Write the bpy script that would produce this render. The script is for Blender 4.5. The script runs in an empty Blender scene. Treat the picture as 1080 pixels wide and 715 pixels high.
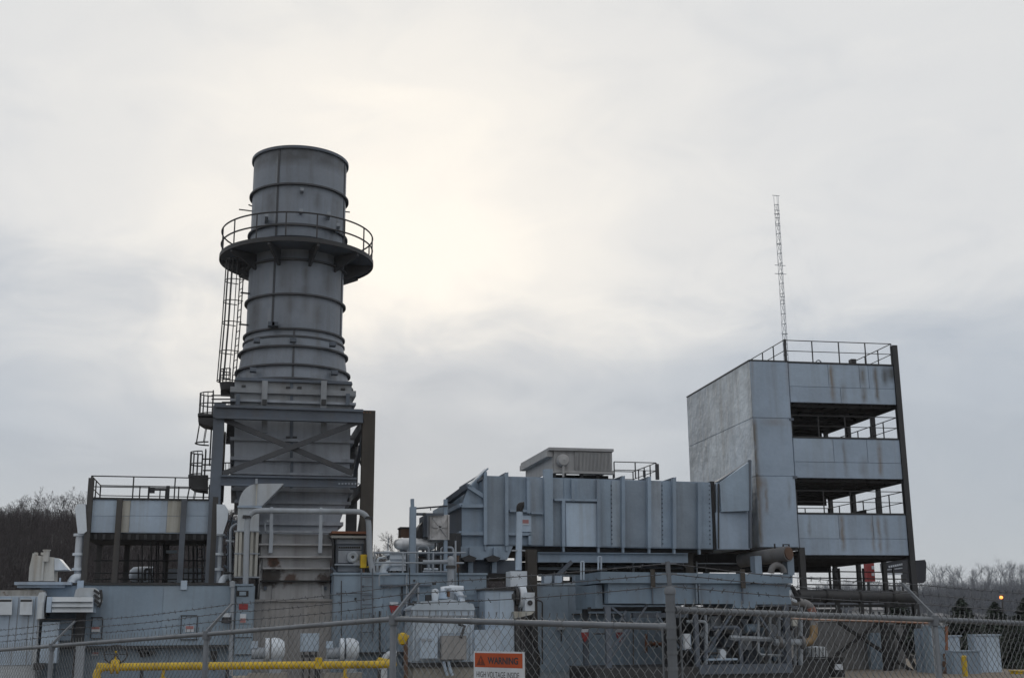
import bpy, bmesh, math, random
from mathutils import Vector, Matrix
import numpy as np

SC = bpy.context.scene
COL = SC.collection
R = math.radians
random.seed(11)

# ------------------------------------------------------------------ camera
FPX, CX, CY = 1250.0, 540.0, 357.5          # focal length and centre in photo pixels (1080 wide)
EYE = Vector((0, 0, 1.75))
YAW, PITCH, ROLL = R(13.0), math.atan((658 - CY) / FPX), R(0.4)
FH = Vector((math.sin(YAW), math.cos(YAW), 0))
RH = Vector((math.cos(YAW), -math.sin(YAW), 0))
UZ = Vector((0, 0, 1))
FW = FH * math.cos(PITCH) + UZ * math.sin(PITCH)
UP0 = -FH * math.sin(PITCH) + UZ * math.cos(PITCH)
RT = RH * math.cos(ROLL) - UP0 * math.sin(ROLL)
UP = UP0 * math.cos(ROLL) + RH * math.sin(ROLL)
cam_d = bpy.data.cameras.new('camera')
cam = bpy.data.objects.new('camera', cam_d)
COL.objects.link(cam)
mw = Matrix((RT, UP, -FW)).transposed().to_4x4()
mw.translation = EYE
cam.matrix_world = mw
cam_d.sensor_width = 36
cam_d.lens = 36 * FPX / 1080
cam_d.clip_start = 0.1
cam_d.clip_end = 6000
SC.camera = cam
SC.view_settings.view_transform = 'Standard'
SC.view_settings.look = 'None'
SC.view_settings.exposure = 0.0
SC.view_settings.gamma = 1.0

def ray(px, py):
    return FW + RT * ((px - CX) / FPX) + UP * ((CY - py) / FPX)
def at(px, py, Y):                # measured point of the photo at plant depth Y
    d = ray(px, py); return EYE + d * (Y / d.y)
def dep(px, py, D):               # same at a horizontal distance D along the view
    d = ray(px, py); return EYE + d * (D / d.dot(FH))
def lat(l, D, z=0.0):
    return Vector((RH.x * l + FH.x * D, RH.y * l + FH.y * D, z))

# ------------------------------------------------------------------ sky and sun
SUN_PX = (408, 246)
sd = ray(*SUN_PX).normalized()
SUN_EL = math.asin(sd.z); SUN_AZ = math.atan2(sd.x, sd.y)
world = bpy.data.worlds.new('World'); SC.world = world; world.use_nodes = True
nt = world.node_tree; nt.nodes.clear()
def N(t, tree=None, **kw):
    n = (tree or nt).nodes.new(t)
    for k, v in kw.items(): setattr(n, k, v)
    return n
def L(a, b, tree=None): (tree or nt).links.new(a, b)
def math_n(op, a, b=None, tree=None, clamp=False):
    n = N('ShaderNodeMath', tree, operation=op, use_clamp=clamp)
    for i, v in enumerate((a, b)):
        if v is None: continue
        if isinstance(v, (int, float)): n.inputs[i].default_value = v
        else: L(v, n.inputs[i], tree)
    return n.outputs[0]
def ramp_n(fac, stops, tree=None, interp='EASE'):
    n = N('ShaderNodeValToRGB', tree); n.color_ramp.interpolation = interp
    e = n.color_ramp.elements
    while len(e) < len(stops): e.new(0.5)
    for i, (p, c) in enumerate(stops):
        e[i].position = p; e[i].color = (*c, 1) if len(c) == 3 else c
    L(fac, n.inputs[0], tree); return n.outputs[0]
def mix_n(fac, a, b, tree=None, blend='MIX'):
    n = N('ShaderNodeMix', tree, data_type='RGBA', blend_type=blend)
    for sock, v in ((n.inputs[0], fac), (n.inputs[6], a), (n.inputs[7], b)):
        if isinstance(v, (int, float)): sock.default_value = v
        elif isinstance(v, tuple): sock.default_value = (*v, 1)
        else: L(v, sock, tree)
    return n.outputs[2]
sky = N('ShaderNodeTexSky', sky_type='NISHITA', sun_disc=False)
sky.sun_elevation = SUN_EL; sky.sun_rotation = SUN_AZ
bg1 = N('ShaderNodeBackground'); bg1.inputs[1].default_value = 0.06
L(sky.outputs[0], bg1.inputs[0])
tc = N('ShaderNodeTexCoord')
sep = N('ShaderNodeSeparateXYZ'); L(tc.outputs['Generated'], sep.inputs[0])
dot = N('ShaderNodeVectorMath', operation='DOT_PRODUCT'); L(tc.outputs['Generated'], dot.inputs[0])
dot.inputs[1].default_value = tuple(sd)
mp = N('ShaderNodeMapping'); mp.inputs['Scale'].default_value = (1.0, 1.0, 2.6)
mp.inputs['Rotation'].default_value = (0.0, R(14), 0.0)
L(tc.outputs['Generated'], mp.inputs[0])
nz = N('ShaderNodeTexNoise'); nz.inputs['Scale'].default_value = 3.1; nz.inputs['Detail'].default_value = 6
nz.inputs['Roughness'].default_value = 0.48; nz.inputs['Distortion'].default_value = 0.6
L(mp.outputs[0], nz.inputs[0])
# cloud deck: cool grey low down, paler overhead; glow where the sun stands behind it
mp2 = N('ShaderNodeMapping'); mp2.inputs['Scale'].default_value = (1.0, 1.0, 2.0); mp2.inputs['Rotation'].default_value = (R(8), R(-10), R(20))
L(tc.outputs['Generated'], mp2.inputs[0])
nf = N('ShaderNodeTexNoise'); nf.inputs['Scale'].default_value = 9.0; nf.inputs['Detail'].default_value = 9
nf.inputs['Roughness'].default_value = 0.55; nf.inputs['Distortion'].default_value = 0.9
L(mp2.outputs[0], nf.inputs[0])
n0 = math_n('SUBTRACT', nz.outputs[0], 0.5); n1_ = math_n('SUBTRACT', nf.outputs[0], 0.5)
elev = math_n('ADD', math_n('ADD', sep.outputs[2], math_n('MULTIPLY', n0, 0.24)), math_n('MULTIPLY', n1_, 0.10))
deck = ramp_n(elev, [(0.0, (0.50, 0.55, 0.605)), (0.13, (0.465, 0.51, 0.57)), (0.19, (0.51, 0.555, 0.615)), (0.315, (0.76, 0.768, 0.774)),
                     (0.44, (0.78, 0.785, 0.785)), (0.85, (0.77, 0.775, 0.785))])
mott = ramp_n(nf.outputs[0], [(0.30, (0.955, 0.962, 0.972)), (0.52, (1.0, 1.0, 1.0)), (0.70, (1.035, 1.03, 1.02))])
deck = mix_n(1.0, deck, mott, None, 'MULTIPLY')
wob = math_n('ADD', math_n('ADD', dot.outputs['Value'], math_n('MULTIPLY', n0, 0.022)), math_n('MULTIPLY', n1_, 0.014))
glow = ramp_n(wob, [(0.938, (0, 0, 0)), (0.973, (0.22, 0.20, 0.20)), (0.991, (0.62, 0.62, 0.62)), (1.0, (1, 1, 1))])
bank = ramp_n(elev, [(0.13, (0.05, 0.05, 0.05)), (0.33, (1, 1, 1))])      # the low cloud bank hides the glow
cloud = mix_n(math_n('MULTIPLY', math_n('MULTIPLY', glow, bank), 0.85), deck, (1.06, 1.0, 0.90))
bg2 = N('ShaderNodeBackground'); L(cloud, bg2.inputs[0]); bg2.inputs[1].default_value = 1.0
mx = N('ShaderNodeMixShader'); mx.inputs[0].default_value = 0.93
L(bg1.outputs[0], mx.inputs[1]); L(bg2.outputs[0], mx.inputs[2])
wo = N('ShaderNodeOutputWorld'); L(mx.outputs[0], wo.inputs[0])
sun_d = bpy.data.lights.new('sun', 'SUN'); sun_d.energy = 0.6; sun_d.angle = R(18); sun_d.color = (1, 0.95, 0.86)
sun = bpy.data.objects.new('sun', sun_d); COL.objects.link(sun)
sun.rotation_euler = (-sd).to_track_quat('-Z', 'Y').to_euler()
sun.location = (0, 0, 60)

# ------------------------------------------------------------------ materials
def paint(name, col, rough=0.55, var=0.12, streak=0.3, dirt=(0.10, 0.085, 0.07), rust=0.0, rstreak=0.0,
          spots=(), runs=(), bump=0.12, metal=0.0, scale=1.0, rustcol=(0.095, 0.048, 0.03)):
    m = bpy.data.materials.new(name); m.use_nodes = True
    t = m.node_tree; b = t.nodes['Principled BSDF']
    g = N('ShaderNodeNewGeometry', t)
    n1 = N('ShaderNodeTexNoise', t); n1.inputs['Scale'].default_value = 0.55 * scale; n1.inputs['Detail'].default_value = 6
    L(g.outputs['Position'], n1.inputs[0], t)
    f1 = ramp_n(n1.outputs[0], [(0.3, (1 - var * 1.6,) * 3), (0.7, (1 + var,) * 3)], t, 'LINEAR')
    oi = N('ShaderNodeObjectInfo', t)
    tint = ramp_n(oi.outputs['Random'], [(0.0, (0.90, 0.905, 0.915)), (0.5, (1.0, 1.0, 1.0)), (1.0, (1.06, 1.055, 1.04))], t, 'LINEAR')
    c = mix_n(1.0, tuple(col), f1, t, 'MULTIPLY')
    if var >= 0.08 and not name.startswith('stack'): c = mix_n(1.0, c, tint, t, 'MULTIPLY')
    gc = N('ShaderNodeTexCoord', t); gs = N('ShaderNodeSeparateXYZ', t); L(gc.outputs['Generated'], gs.inputs[0], t)
    run = math_n('ADD', math_n('MULTIPLY', math_n('POWER', gs.outputs[2], 1.6, t), 0.75, t), 0.25, t)
    def stretched(sx, sz):
        mpn = N('ShaderNodeMapping', t); mpn.inputs['Scale'].default_value = (sx, sx, sz)
        L(g.outputs['Position'], mpn.inputs[0], t)
        nn = N('ShaderNodeTexNoise', t); nn.inputs['Scale'].default_value = 1.0; nn.inputs['Detail'].default_value = 5
        nn.inputs['Roughness'].default_value = 0.6
        L(mpn.outputs[0], nn.inputs[0], t); return nn.outputs[0]
    if streak > 0:
        s = ramp_n(stretched(2.2 * scale, 0.16 * scale), [(0.48, (0, 0, 0)), (0.72, (1, 1, 1))], t, 'LINEAR')
        c = mix_n(math_n('MULTIPLY', s, streak, t), c, tuple(dirt), t)
    fine = N('ShaderNodeTexNoise', t); fine.inputs['Scale'].default_value = 7 * scale; fine.inputs['Detail'].default_value = 4
    L(g.outputs['Position'], fine.inputs[0], t)
    ff = ramp_n(fine.outputs[0], [(0.3, (0.96,) * 3), (0.7, (1.025,) * 3)], t, 'LINEAR')
    c = mix_n(1.0, c, ff, t, 'MULTIPLY')
    rm = None
    if rstreak > 0:
        s = ramp_n(stretched(1.15 * scale, 0.05 * scale), [(0.555, (0, 0, 0)), (0.67, (1, 1, 1))], t, 'LINEAR')
        c = mix_n(math_n('MULTIPLY', math_n('MULTIPLY', s, run, t), rstreak, t), c, (0.19, 0.125, 0.07), t)
    if rust > 0:
        n3 = N('ShaderNodeTexNoise', t); n3.inputs['Scale'].default_value = 1.3 * scale; n3.inputs['Detail'].default_value = 8
        n3.inputs['Roughness'].default_value = 0.65
        L(g.outputs['Position'], n3.inputs[0], t)
        lo = 0.74 - 0.42 * rust
        rm = ramp_n(n3.outputs[0], [(lo, (0, 0, 0)), (lo + 0.09, (1, 1, 1))], t, 'LINEAR')
        c = mix_n(math_n('MULTIPLY', rm, 0.9, t), c, tuple(rustcol), t)
    if runs:                       # single rust runs at measured places along a wall
        gp_ = N('ShaderNodeSeparateXYZ', t); L(g.outputs['Position'], gp_.inputs[0], t)
        nr = N('ShaderNodeTexNoise', t); nr.inputs['Scale'].default_value = 1.4; nr.inputs['Detail'].default_value = 6
        L(g.outputs['Position'], nr.inputs[0], t)
        wobx = math_n('ADD', gp_.outputs[0], math_n('MULTIPLY', math_n('SUBTRACT', nr.outputs[0], 0.5, t), 0.22, t), t)
        brk = ramp_n(nr.outputs[0], [(0.28, (0.3,) * 3), (0.52, (1, 1, 1))], t, 'LINEAR')
        for (x0, w, z0, z1, k, rc) in runs:
            dx = math_n('ABSOLUTE', math_n('SUBTRACT', wobx, x0, t), None, t)
            mk_ = math_n('SUBTRACT', 1.0, math_n('DIVIDE', dx, w, t), t, True)
            up = math_n('MULTIPLY', math_n('SUBTRACT', gp_.outputs[2], z0, t), 2.5, t, True)
            dn = math_n('MULTIPLY', math_n('SUBTRACT', z1, gp_.outputs[2], t), 2.5, t, True)
            q = math_n('MULTIPLY', math_n('MULTIPLY', math_n('MULTIPLY', mk_, brk, t), math_n('MULTIPLY', up, dn, t), t), k, t, True)
            c = mix_n(q, c, rc, t)
    for (p, r, rc) in spots:
        v = N('ShaderNodeVectorMath', t, operation='DISTANCE'); L(g.outputs['Position'], v.inputs[0], t)
        v.inputs[1].default_value = tuple(p)
        n4 = N('ShaderNodeTexNoise', t); n4.inputs['Scale'].default_value = 3.4; n4.inputs['Detail'].default_value = 5
        L(g.outputs['Position'], n4.inputs[0], t)
        q = math_n('ADD', math_n('DIVIDE', v.outputs['Value'], r, t), math_n('MULTIPLY', n4.outputs[0], 2.0, t), t)
        msk = math_n('SUBTRACT', 1.0, math_n('MULTIPLY', math_n('SUBTRACT', q, 1.55, t), 2.2, t, True), t, True)
        c = mix_n(math_n('MULTIPLY', msk, 0.92, t), c, tuple(rc), t)
    L(c, b.inputs['Base Color'], t)
    b.inputs['Metallic'].default_value = metal
    rr = ramp_n(n1.outputs[0], [(0.25, (rough - 0.1,) * 3), (0.75, (rough + 0.12,) * 3)], t, 'LINEAR')
    L(rr, b.inputs['Roughness'], t)
    if bump > 0:
        n5 = N('ShaderNodeTexNoise', t); n5.inputs['Scale'].default_value = 1.7 * scale; n5.inputs['Detail'].default_value = 3
        L(g.outputs['Position'], n5.inputs[0], t)
        bp = N('ShaderNodeBump', t); bp.inputs['Strength'].default_value = bump * 1.6; bp.inputs['Distance'].default_value = 0.08
        L(n5.outputs[0], bp.inputs['Height'], t); L(bp.outputs[0], b.inputs['Normal'], t)
    return m
M = {}
M['duct'] = paint('duct_paint', (0.265, 0.34, 0.43), streak=0.34, var=0.13, rstreak=0.16, bump=0.28, dirt=(0.12, 0.115, 0.11))
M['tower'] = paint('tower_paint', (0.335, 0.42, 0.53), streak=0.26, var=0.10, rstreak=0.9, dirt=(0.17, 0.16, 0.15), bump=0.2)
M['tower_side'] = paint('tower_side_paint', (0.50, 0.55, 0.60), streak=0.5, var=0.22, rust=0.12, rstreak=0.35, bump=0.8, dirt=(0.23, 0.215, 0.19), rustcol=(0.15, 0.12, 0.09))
M['stack'] = paint('stack_paint', (0.175, 0.202, 0.245), streak=0.42, var=0.16, dirt=(0.085, 0.078, 0.07), bump=0.22, rstreak=0.12, rust=0.05)
M['casing'] = paint('casing_paint', (0.315, 0.345, 0.395), streak=0.45, var=0.16, dirt=(0.10, 0.10, 0.105), rstreak=0.06, bump=0.2)
M['frame'] = paint('frame_steel', (0.098, 0.12, 0.155), streak=0.3, var=0.2, rust=0.1)
M['brown'] = paint('weathered_brown_steel', (0.050, 0.045, 0.040), streak=0.4, var=0.25, rust=0.12, rough=0.8)
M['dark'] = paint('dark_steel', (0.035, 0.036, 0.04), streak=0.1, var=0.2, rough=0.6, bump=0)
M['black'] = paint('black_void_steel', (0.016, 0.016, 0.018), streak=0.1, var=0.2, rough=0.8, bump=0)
M['wall'] = paint('enclosure_paint', (0.24, 0.315, 0.40), streak=0.28, var=0.1, rstreak=0.14, bump=0.18)
M['wall2'] = paint('enclosure_green_grey', (0.24, 0.315, 0.395), streak=0.3, var=0.12, rstreak=0.14, bump=0.18)
M['pale'] = paint('pale_panel', (0.41, 0.505, 0.62), streak=0.36, var=0.12, rstreak=0.35, dirt=(0.2, 0.17, 0.13))
M['white'] = paint('aged_white_paint', (0.60, 0.66, 0.73), streak=0.35, var=0.12, rust=0.14, dirt=(0.25, 0.19, 0.13))
M['tan'] = paint('base_block_paint', (0.285, 0.28, 0.28), streak=0.4, var=0.14, rstreak=0.1)
M['pipe'] = paint('grey_pipe_paint', (0.31, 0.345, 0.39), streak=0.25, var=0.14, rust=0.1, bump=0)
M['silver'] = paint('aluminium_cladding', (0.72, 0.74, 0.77), rough=0.42, streak=0.15, var=0.1, metal=0.55, bump=0)
M['galv'] = paint('galvanised_steel', (0.17, 0.187, 0.21), rough=0.55, streak=0.1, var=0.2, metal=0.35, bump=0, scale=6)
M['wire'] = paint('fence_wire', (0.185, 0.198, 0.212), rough=0.55, streak=0.0, var=0.15, metal=0.3, bump=0)
M['yellow'] = paint('yellow_gas_paint', (0.62, 0.42, 0.015), rough=0.5, streak=0.4, var=0.2, rust=0.16, bump=0, dirt=(0.24, 0.15, 0.03), rustcol=(0.22, 0.12, 0.03), scale=2.5)
M['orange'] = paint('orange_primer', (0.22, 0.085, 0.04), streak=0.4, var=0.25, bump=0, rust=0.15)
M['rusty'] = paint('rusty_pipe', (0.13, 0.075, 0.05), streak=0.3, var=0.3, rust=0.5, rough=0.8)
M['red'] = paint('red_sign_paint', (0.26, 0.03, 0.032), streak=0.0, var=0.08, bump=0)
M['signwhite'] = paint('sign_white', (0.54, 0.58, 0.64), streak=0.25, var=0.08, bump=0, dirt=(0.33, 0.30, 0.26), scale=5)
M['signorange'] = paint('sign_orange', (0.40, 0.06, 0.008), streak=0.2, var=0.1, bump=0, dirt=(0.28, 0.08, 0.03), scale=5)
M['signblack'] = paint('sign_black', (0.03, 0.03, 0.035), streak=0, var=0.05, bump=0)
M['billboard'] = paint('billboard_dark', (0.03, 0.033, 0.045), streak=0.0, var=0.1, bump=0)
M['bark'] = paint('winter_bark', (0.066, 0.056, 0.059), streak=0, var=0.3, rough=0.9, bump=0)
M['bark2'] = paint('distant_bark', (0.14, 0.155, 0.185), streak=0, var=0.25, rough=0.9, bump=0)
M['needle'] = paint('conifer_needles', (0.038, 0.052, 0.040), streak=0, var=0.4, rough=0.8, bump=0)
M['concrete'] = paint('concrete', (0.30, 0.285, 0.26), streak=0.25, var=0.15, rough=0.9)
M['house'] = paint('pale_siding', (0.52, 0.52, 0.52), streak=0.1, var=0.05, bump=0)
M['roof'] = paint('slate_roof', (0.12, 0.12, 0.13), streak=0.1, var=0.1, bump=0)

def ground_mat():
    m = bpy.data.materials.new('gravel_and_grass'); m.use_nodes = True
    t = m.node_tree; b = t.nodes['Principled BSDF']; g = N('ShaderNodeNewGeometry', t)
    n1 = N('ShaderNodeTexNoise', t); n1.inputs['Scale'].default_value = 0.06; n1.inputs['Detail'].default_value = 6
    n2 = N('ShaderNodeTexNoise', t); n2.inputs['Scale'].default_value = 9; n2.inputs['Detail'].default_value = 5
    for n in (n1, n2): L(g.outputs['Position'], n.inputs[0], t)
    a = ramp_n(n1.outputs[0], [(0.35, (0.17, 0.14, 0.11)), (0.6, (0.23, 0.20, 0.165)), (0.75, (0.13, 0.115, 0.085))], t)
    c = mix_n(1.0, a, ramp_n(n2.outputs[0], [(0.3, (0.65,) * 3), (0.7, (1.2,) * 3)], t), t, 'MULTIPLY')
    L(c, b.inputs['Base Color'], t); b.inputs['Roughness'].default_value = 0.95
    bp = N('ShaderNodeBump', t); bp.inputs['Strength'].default_value = 0.6; bp.inputs['Distance'].default_value = 0.03
    L(n2.outputs[0], bp.inputs['Height'], t); L(bp.outputs[0], b.inputs['Normal'], t)
    return m
M['ground'] = ground_mat()
M['litter'] = paint('leaf_litter', (0.024, 0.021, 0.022), streak=0, var=0.3, rough=0.95, bump=0)
def lamp_mat():
    m = bpy.data.materials.new('sodium_lamp_glow'); m.use_nodes = True
    b = m.node_tree.nodes['Principled BSDF']
    b.inputs['Emission Color'].default_value = (1.0, 0.28, 0.05, 1); b.inputs['Emission Strength'].default_value = 2.6
    b.inputs['Base Color'].default_value = (0.8, 0.5, 0.2, 1); return m
M['lamp'] = lamp_mat()
M['alert'] = paint('sign_dark_red', (0.14, 0.028, 0.010), streak=0, var=0.05, bump=0)
M['post'] = paint('dark_grey_post', (0.062, 0.060, 0.060), streak=0.4, var=0.2, rust=0.15, rough=0.75)
M['duct_pale'] = paint('worn_duct_paint', (0.32, 0.385, 0.46), streak=0.45, var=0.16, rstreak=0.2, bump=0.3, dirt=(0.15, 0.14, 0.13))
M['duct_dull'] = paint('dull_duct_paint', (0.245, 0.30, 0.365), streak=0.5, var=0.16, rstreak=0.2, bump=0.3, dirt=(0.11, 0.105, 0.10))
M['offwhite'] = paint('aged_offwhite_paint', (0.475, 0.515, 0.555), streak=0.4, var=0.12, rstreak=0.25, bump=0.15, dirt=(0.22, 0.20, 0.17))
M['faded'] = paint('faded_red_print', (0.36, 0.17, 0.17), streak=0, var=0.08, bump=0)
M['brace'] = paint('dark_brace_steel', (0.055, 0.06, 0.07), streak=0.2, var=0.2, rough=0.6)
M['hood'] = paint('light_grey_hood', (0.36, 0.365, 0.375), streak=0.3, var=0.1)

# ------------------------------------------------------------------ mesh helpers
class MB:
    def __init__(s): s.v = []; s.f = []
    def add(s, vs, fs):
        o = len(s.v); s.v += [Vector(v) for v in vs]; s.f += [tuple(i + o for i in f) for f in fs]; return s
    def box(s, x0, x1, y0, y1, z0, z1):
        if x0 > x1: x0, x1 = x1, x0
        if y0 > y1: y0, y1 = y1, y0
        if z0 > z1: z0, z1 = z1, z0
        return s.add([(x0,y0,z0),(x1,y0,z0),(x1,y1,z0),(x0,y1,z0),(x0,y0,z1),(x1,y0,z1),(x1,y1,z1),(x0,y1,z1)],
                     [(0,3,2,1),(4,5,6,7),(0,1,5,4),(1,2,6,5),(2,3,7,6),(3,0,4,7)])
    def pbox(s, px0, py0, px1, py1, Y, d):
        x0 = at(px0, (py0+py1)/2, Y).x; x1 = at(px1, (py0+py1)/2, Y).x
        z1 = at((px0+px1)/2, py0, Y).z; z0 = at((px0+px1)/2, py1, Y).z
        return s.box(x0, x1, Y, Y + d, z0, z1)
    def prism(s, pts, off):              # polygon of points, swept by vector off
        n = len(pts); off = Vector(off); pts = [Vector(p) for p in pts]
        vs = pts + [p + off for p in pts]
        fs = [tuple(range(n)), tuple(range(2*n-1, n-1, -1))]
        for i in range(n):
            j = (i + 1) % n; fs.append((i, i + n, j + n, j))
        return s.add(vs, fs)
    def ppoly(s, pix, Y, d): return s.prism([at(a, b, Y) for a, b in pix], (0, d, 0))
    def bar(s, p, q, w, h=None, up=(0, 0, 1)):
        p = Vector(p); q = Vector(q); h = w if h is None else h
        d = (q - p).normalized(); u = Vector(up)
        if abs(d.dot(u)) > 0.98: u = Vector((0, 1, 0))
        a = d.cross(u).normalized(); b = a.cross(d).normalized()
        a *= w / 2; b *= h / 2
        vs = [p-a-b, p+a-b, p+a+b, p-a+b, q-a-b, q+a-b, q+a+b, q-a+b]
        return s.add(vs, [(0,1,2,3),(7,6,5,4),(0,4,5,1),(1,5,6,2),(2,6,7,3),(3,7,4,0)])
    def ibeam(s, p, q, w, h, t=0.03, up=(0, 0, 1)):   # flanges of width w, h apart along up
        p = Vector(p); q = Vector(q); d = (q - p).normalized(); u = Vector(up)
        if abs(d.dot(u)) > 0.98: u = Vector((0, 1, 0))
        a = d.cross(u).normalized(); b = a.cross(d).normalized()
        o = b * (h / 2 - t / 2)
        s.bar(p + o, q + o, w, t, b); s.bar(p - o, q - o, w, t, b)
        return s.bar(p, q, t * 0.8, h - 2 * t - 0.002, b)
    def tube(s, pts, r, n=10, cap=True):
        pts = [Vector(p) for p in pts]; rs = r if isinstance(r, (list, tuple)) else [r] * len(pts)
        rings = []; ref = None
        for i, p in enumerate(pts):
            d = (pts[min(i+1, len(pts)-1)] - pts[max(i-1, 0)]).normalized()
            if ref is None:
                ref = Vector((0, 0, 1)) if abs(d.z) < 0.9 else Vector((1, 0, 0))
            a = d.cross(ref).normalized(); b = a.cross(d).normalized(); ref = b
            rings.append([p + (a * math.cos(2*math.pi*k/n) + b * math.sin(2*math.pi*k/n)) * rs[i] for k in range(n)])
        vs = [v for g in rings for v in g]; fs = []
        for i in range(len(pts) - 1):
            for k in range(n):
                fs.append((i*n+k, i*n+(k+1) % n, (i+1)*n+(k+1) % n, (i+1)*n+k))
        if cap: fs += [tuple(range(n))[::-1], tuple(range((len(pts)-1)*n, len(pts)*n))]
        return s.add(vs, fs)
    def lathe(s, c, prof, n=48, axis='Z', cap=False):
        vs = []; fs = []
        for (r, h) in prof:
            for k in range(n):
                a = 2 * math.pi * k / n
                q = (r*math.cos(a), r*math.sin(a), h)
                if axis == 'X': q = (h, r*math.cos(a), r*math.sin(a))
                if axis == 'Y': q = (r*math.cos(a), h, r*math.sin(a))
                vs.append(Vector(c) + Vector(q))
        for i in range(len(prof) - 1):
            for k in range(n): fs.append((i*n+k, i*n+(k+1) % n, (i+1)*n+(k+1) % n, (i+1)*n+k))
        if cap: fs += [tuple(range(n))[::-1], tuple(range((len(prof)-1)*n, len(prof)*n))]
        return s.add(vs, fs)
    def build(s, name, mat, parent=None, label=None, kind=None, cat=None, group=None, smooth=True):
        me = bpy.data.meshes.new(name)
        if parent is not None: org = ORG[parent.name]
        else:
            org = Vector((sum(v.x for v in s.v) / len(s.v), sum(v.y for v in s.v) / len(s.v), min(v.z for v in s.v)))
        me.from_pydata([tuple(v - org) for v in s.v], [], s.f)
        bm = bmesh.new(); bm.from_mesh(me); bmesh.ops.recalc_face_normals(bm, faces=bm.faces); bm.to_mesh(me); bm.free()
        if smooth:
            me.polygons.foreach_set('use_smooth', [True] * len(me.polygons)); me.set_sharp_from_angle(angle=R(38))
        me.materials.append(mat if not isinstance(mat, str) else M[mat])
        o = bpy.data.objects.new(name, me); COL.objects.link(o)
        if parent is not None: o.parent = parent
        else: o.location = org
        ORG[o.name] = org
        if label: o['label'] = label
        if kind: o['kind'] = kind
        if cat: o['category'] = cat
        if group: o['group'] = group
        return o
ORG = {}
def thing(name, label, cat, loc, group=None):
    o = bpy.data.objects.new(name, None); COL.objects.link(o)
    o.empty_display_size = 0.3
    o.location = loc; o['label'] = label; o['category'] = cat
    if group: o['group'] = group
    ORG[o.name] = Vector(loc); return o
def clone(o, parent, off):                       # one more of a part, sharing its mesh
    c = o.copy(); COL.objects.link(c); c.parent = parent
    c.location = Vector(o.location) + Vector(off)
    ORG[c.name] = ORG[o.name]
    for ch in o.children:
        g = ch.copy(); COL.objects.link(g); g.parent = c; ORG[g.name] = ORG[ch.name]
    return c
def clone_tree(root, loc, label=None, rz=None, sc=None):
    c = root.copy(); COL.objects.link(c); c.location = loc; ORG[c.name] = Vector(loc)
    if label: c['label'] = label
    if rz is not None: c.rotation_euler = (0, 0, rz)
    if sc is not None: c.scale = (sc,) * 3 if not isinstance(sc, tuple) else sc
    for ch in root.children:
        d = ch.copy(); COL.objects.link(d); d.parent = c
        for g in ch.children:
            e = g.copy(); COL.objects.link(e); e.parent = d
    return c
def elbow(p, c, q, rad, n=6):                    # rounded corner points between p-c-q
    p, c, q = Vector(p), Vector(c), Vector(q)
    a = c + (p - c).normalized() * rad; b = c + (q - c).normalized() * rad
    return [a * (1-t)**2 + c * 2*t*(1-t) + b * t*t for t in [i / n for i in range(n + 1)]]
def route(pts, rad):
    out = [Vector(pts[0])]
    for i in range(1, len(pts) - 1): out += elbow(pts[i-1], pts[i], pts[i+1], rad)
    return out + [Vector(pts[-1])]
def railing(parent, pts, h, step, mat, r=0.025, toe=True, mids=1):
    pts = [Vector(p) for p in pts]; up = Vector((0, 0, h))
    for i in range(len(pts) - 1):
        a, b = pts[i], pts[i+1]; n = max(1, round((b - a).length / step))
        for k in range(n + (1 if i == len(pts) - 2 else 0)):
            p = a + (b - a) * (k / n)
            MB().bar(p, p + up * 0.985, r * 2, r * 2).build('rail_post', mat, parent)
        MB().tube([a + up, b + up], r, 6).build('top_rail', mat, parent)
        for m in range(mids):
            q = up * ((m + 1) / (mids + 1))
            MB().tube([a + q, b + q], r * 0.85, 6).build('mid_rail', mat, parent)
        if toe: MB().bar(a + Vector((0, 0, .06)), b + Vector((0, 0, .06)), 0.015, 0.12).build('toe_board', mat, parent)
def bolts(mb, p, q, n, r=0.03):
    p, q = Vector(p), Vector(q)
    for i in range(n):
        c = p + (q - p) * ((i + .5) / n); mb.box(c.x-r, c.x+r, c.y-.03, c.y, c.z-r, c.z+r)
    return mb
def ladder(parent, base, top, side, mat, w=0.42, step=0.3):
    base, top = Vector(base), Vector(top); side = Vector(side).normalized() * w / 2
    for s_ in (-1, 1): MB().bar(base + side * s_, top + side * s_, 0.05, 0.05).build('stringer', mat, parent)
    n = int((top - base).length / step); first = None
    for i in range(1, n):
        p = base + (top - base) * (i / n)
        MB().tube([p - side, p + side], 0.018, 5).build('rung', mat, parent)
def cage(parent, base, top, out, side, mat, rad=0.38, hoops=0.9, bars=5):
    base, top, out, side = Vector(base), Vector(top), Vector(out).normalized(), Vector(side).normalized()
    def P(c, a): return c + out * (rad * 0.95 + rad * math.sin(a)) + side * rad * math.cos(a)
    def ring(c): return [c + side * rad] + [P(c, a) for a in [math.pi * k / 8 for k in range(9)]] + [c - side * rad]
    n = max(2, int((top - base).length / hoops))
    for i in range(n + 1):
        MB().tube(ring(base + (top - base) * (i / n)), 0.022, 5).build('cage_hoop', mat, parent)
    for k in range(bars):
        a = math.pi * k / (bars - 1)
        MB().tube([P(base, a), P(top, a)], 0.02, 5).build('cage_bar', mat, parent)
def panels(parent, px, py, Y, mat, t=0.03, gap=0.012, name='panel', labels=None):
    # px, py: pixel grid lines read off the photo; the plates are proud of plane Y by t
    ymid = (py[0] + py[-1]) / 2; xmid = (px[0] + px[-1]) / 2
    xs = [at(p, ymid, Y).x for p in px]; zs = [at(xmid, p, Y).z for p in py]
    for i in range(len(xs) - 1):
        for j in range(len(zs) - 1):
            MB().box(xs[i] + gap, xs[i+1] - gap, Y - t, Y - 0.002, zs[j+1] + gap, zs[j] - gap).build(name, mat, parent)
ZG = -0.35                                        # level of the plant yard
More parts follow.
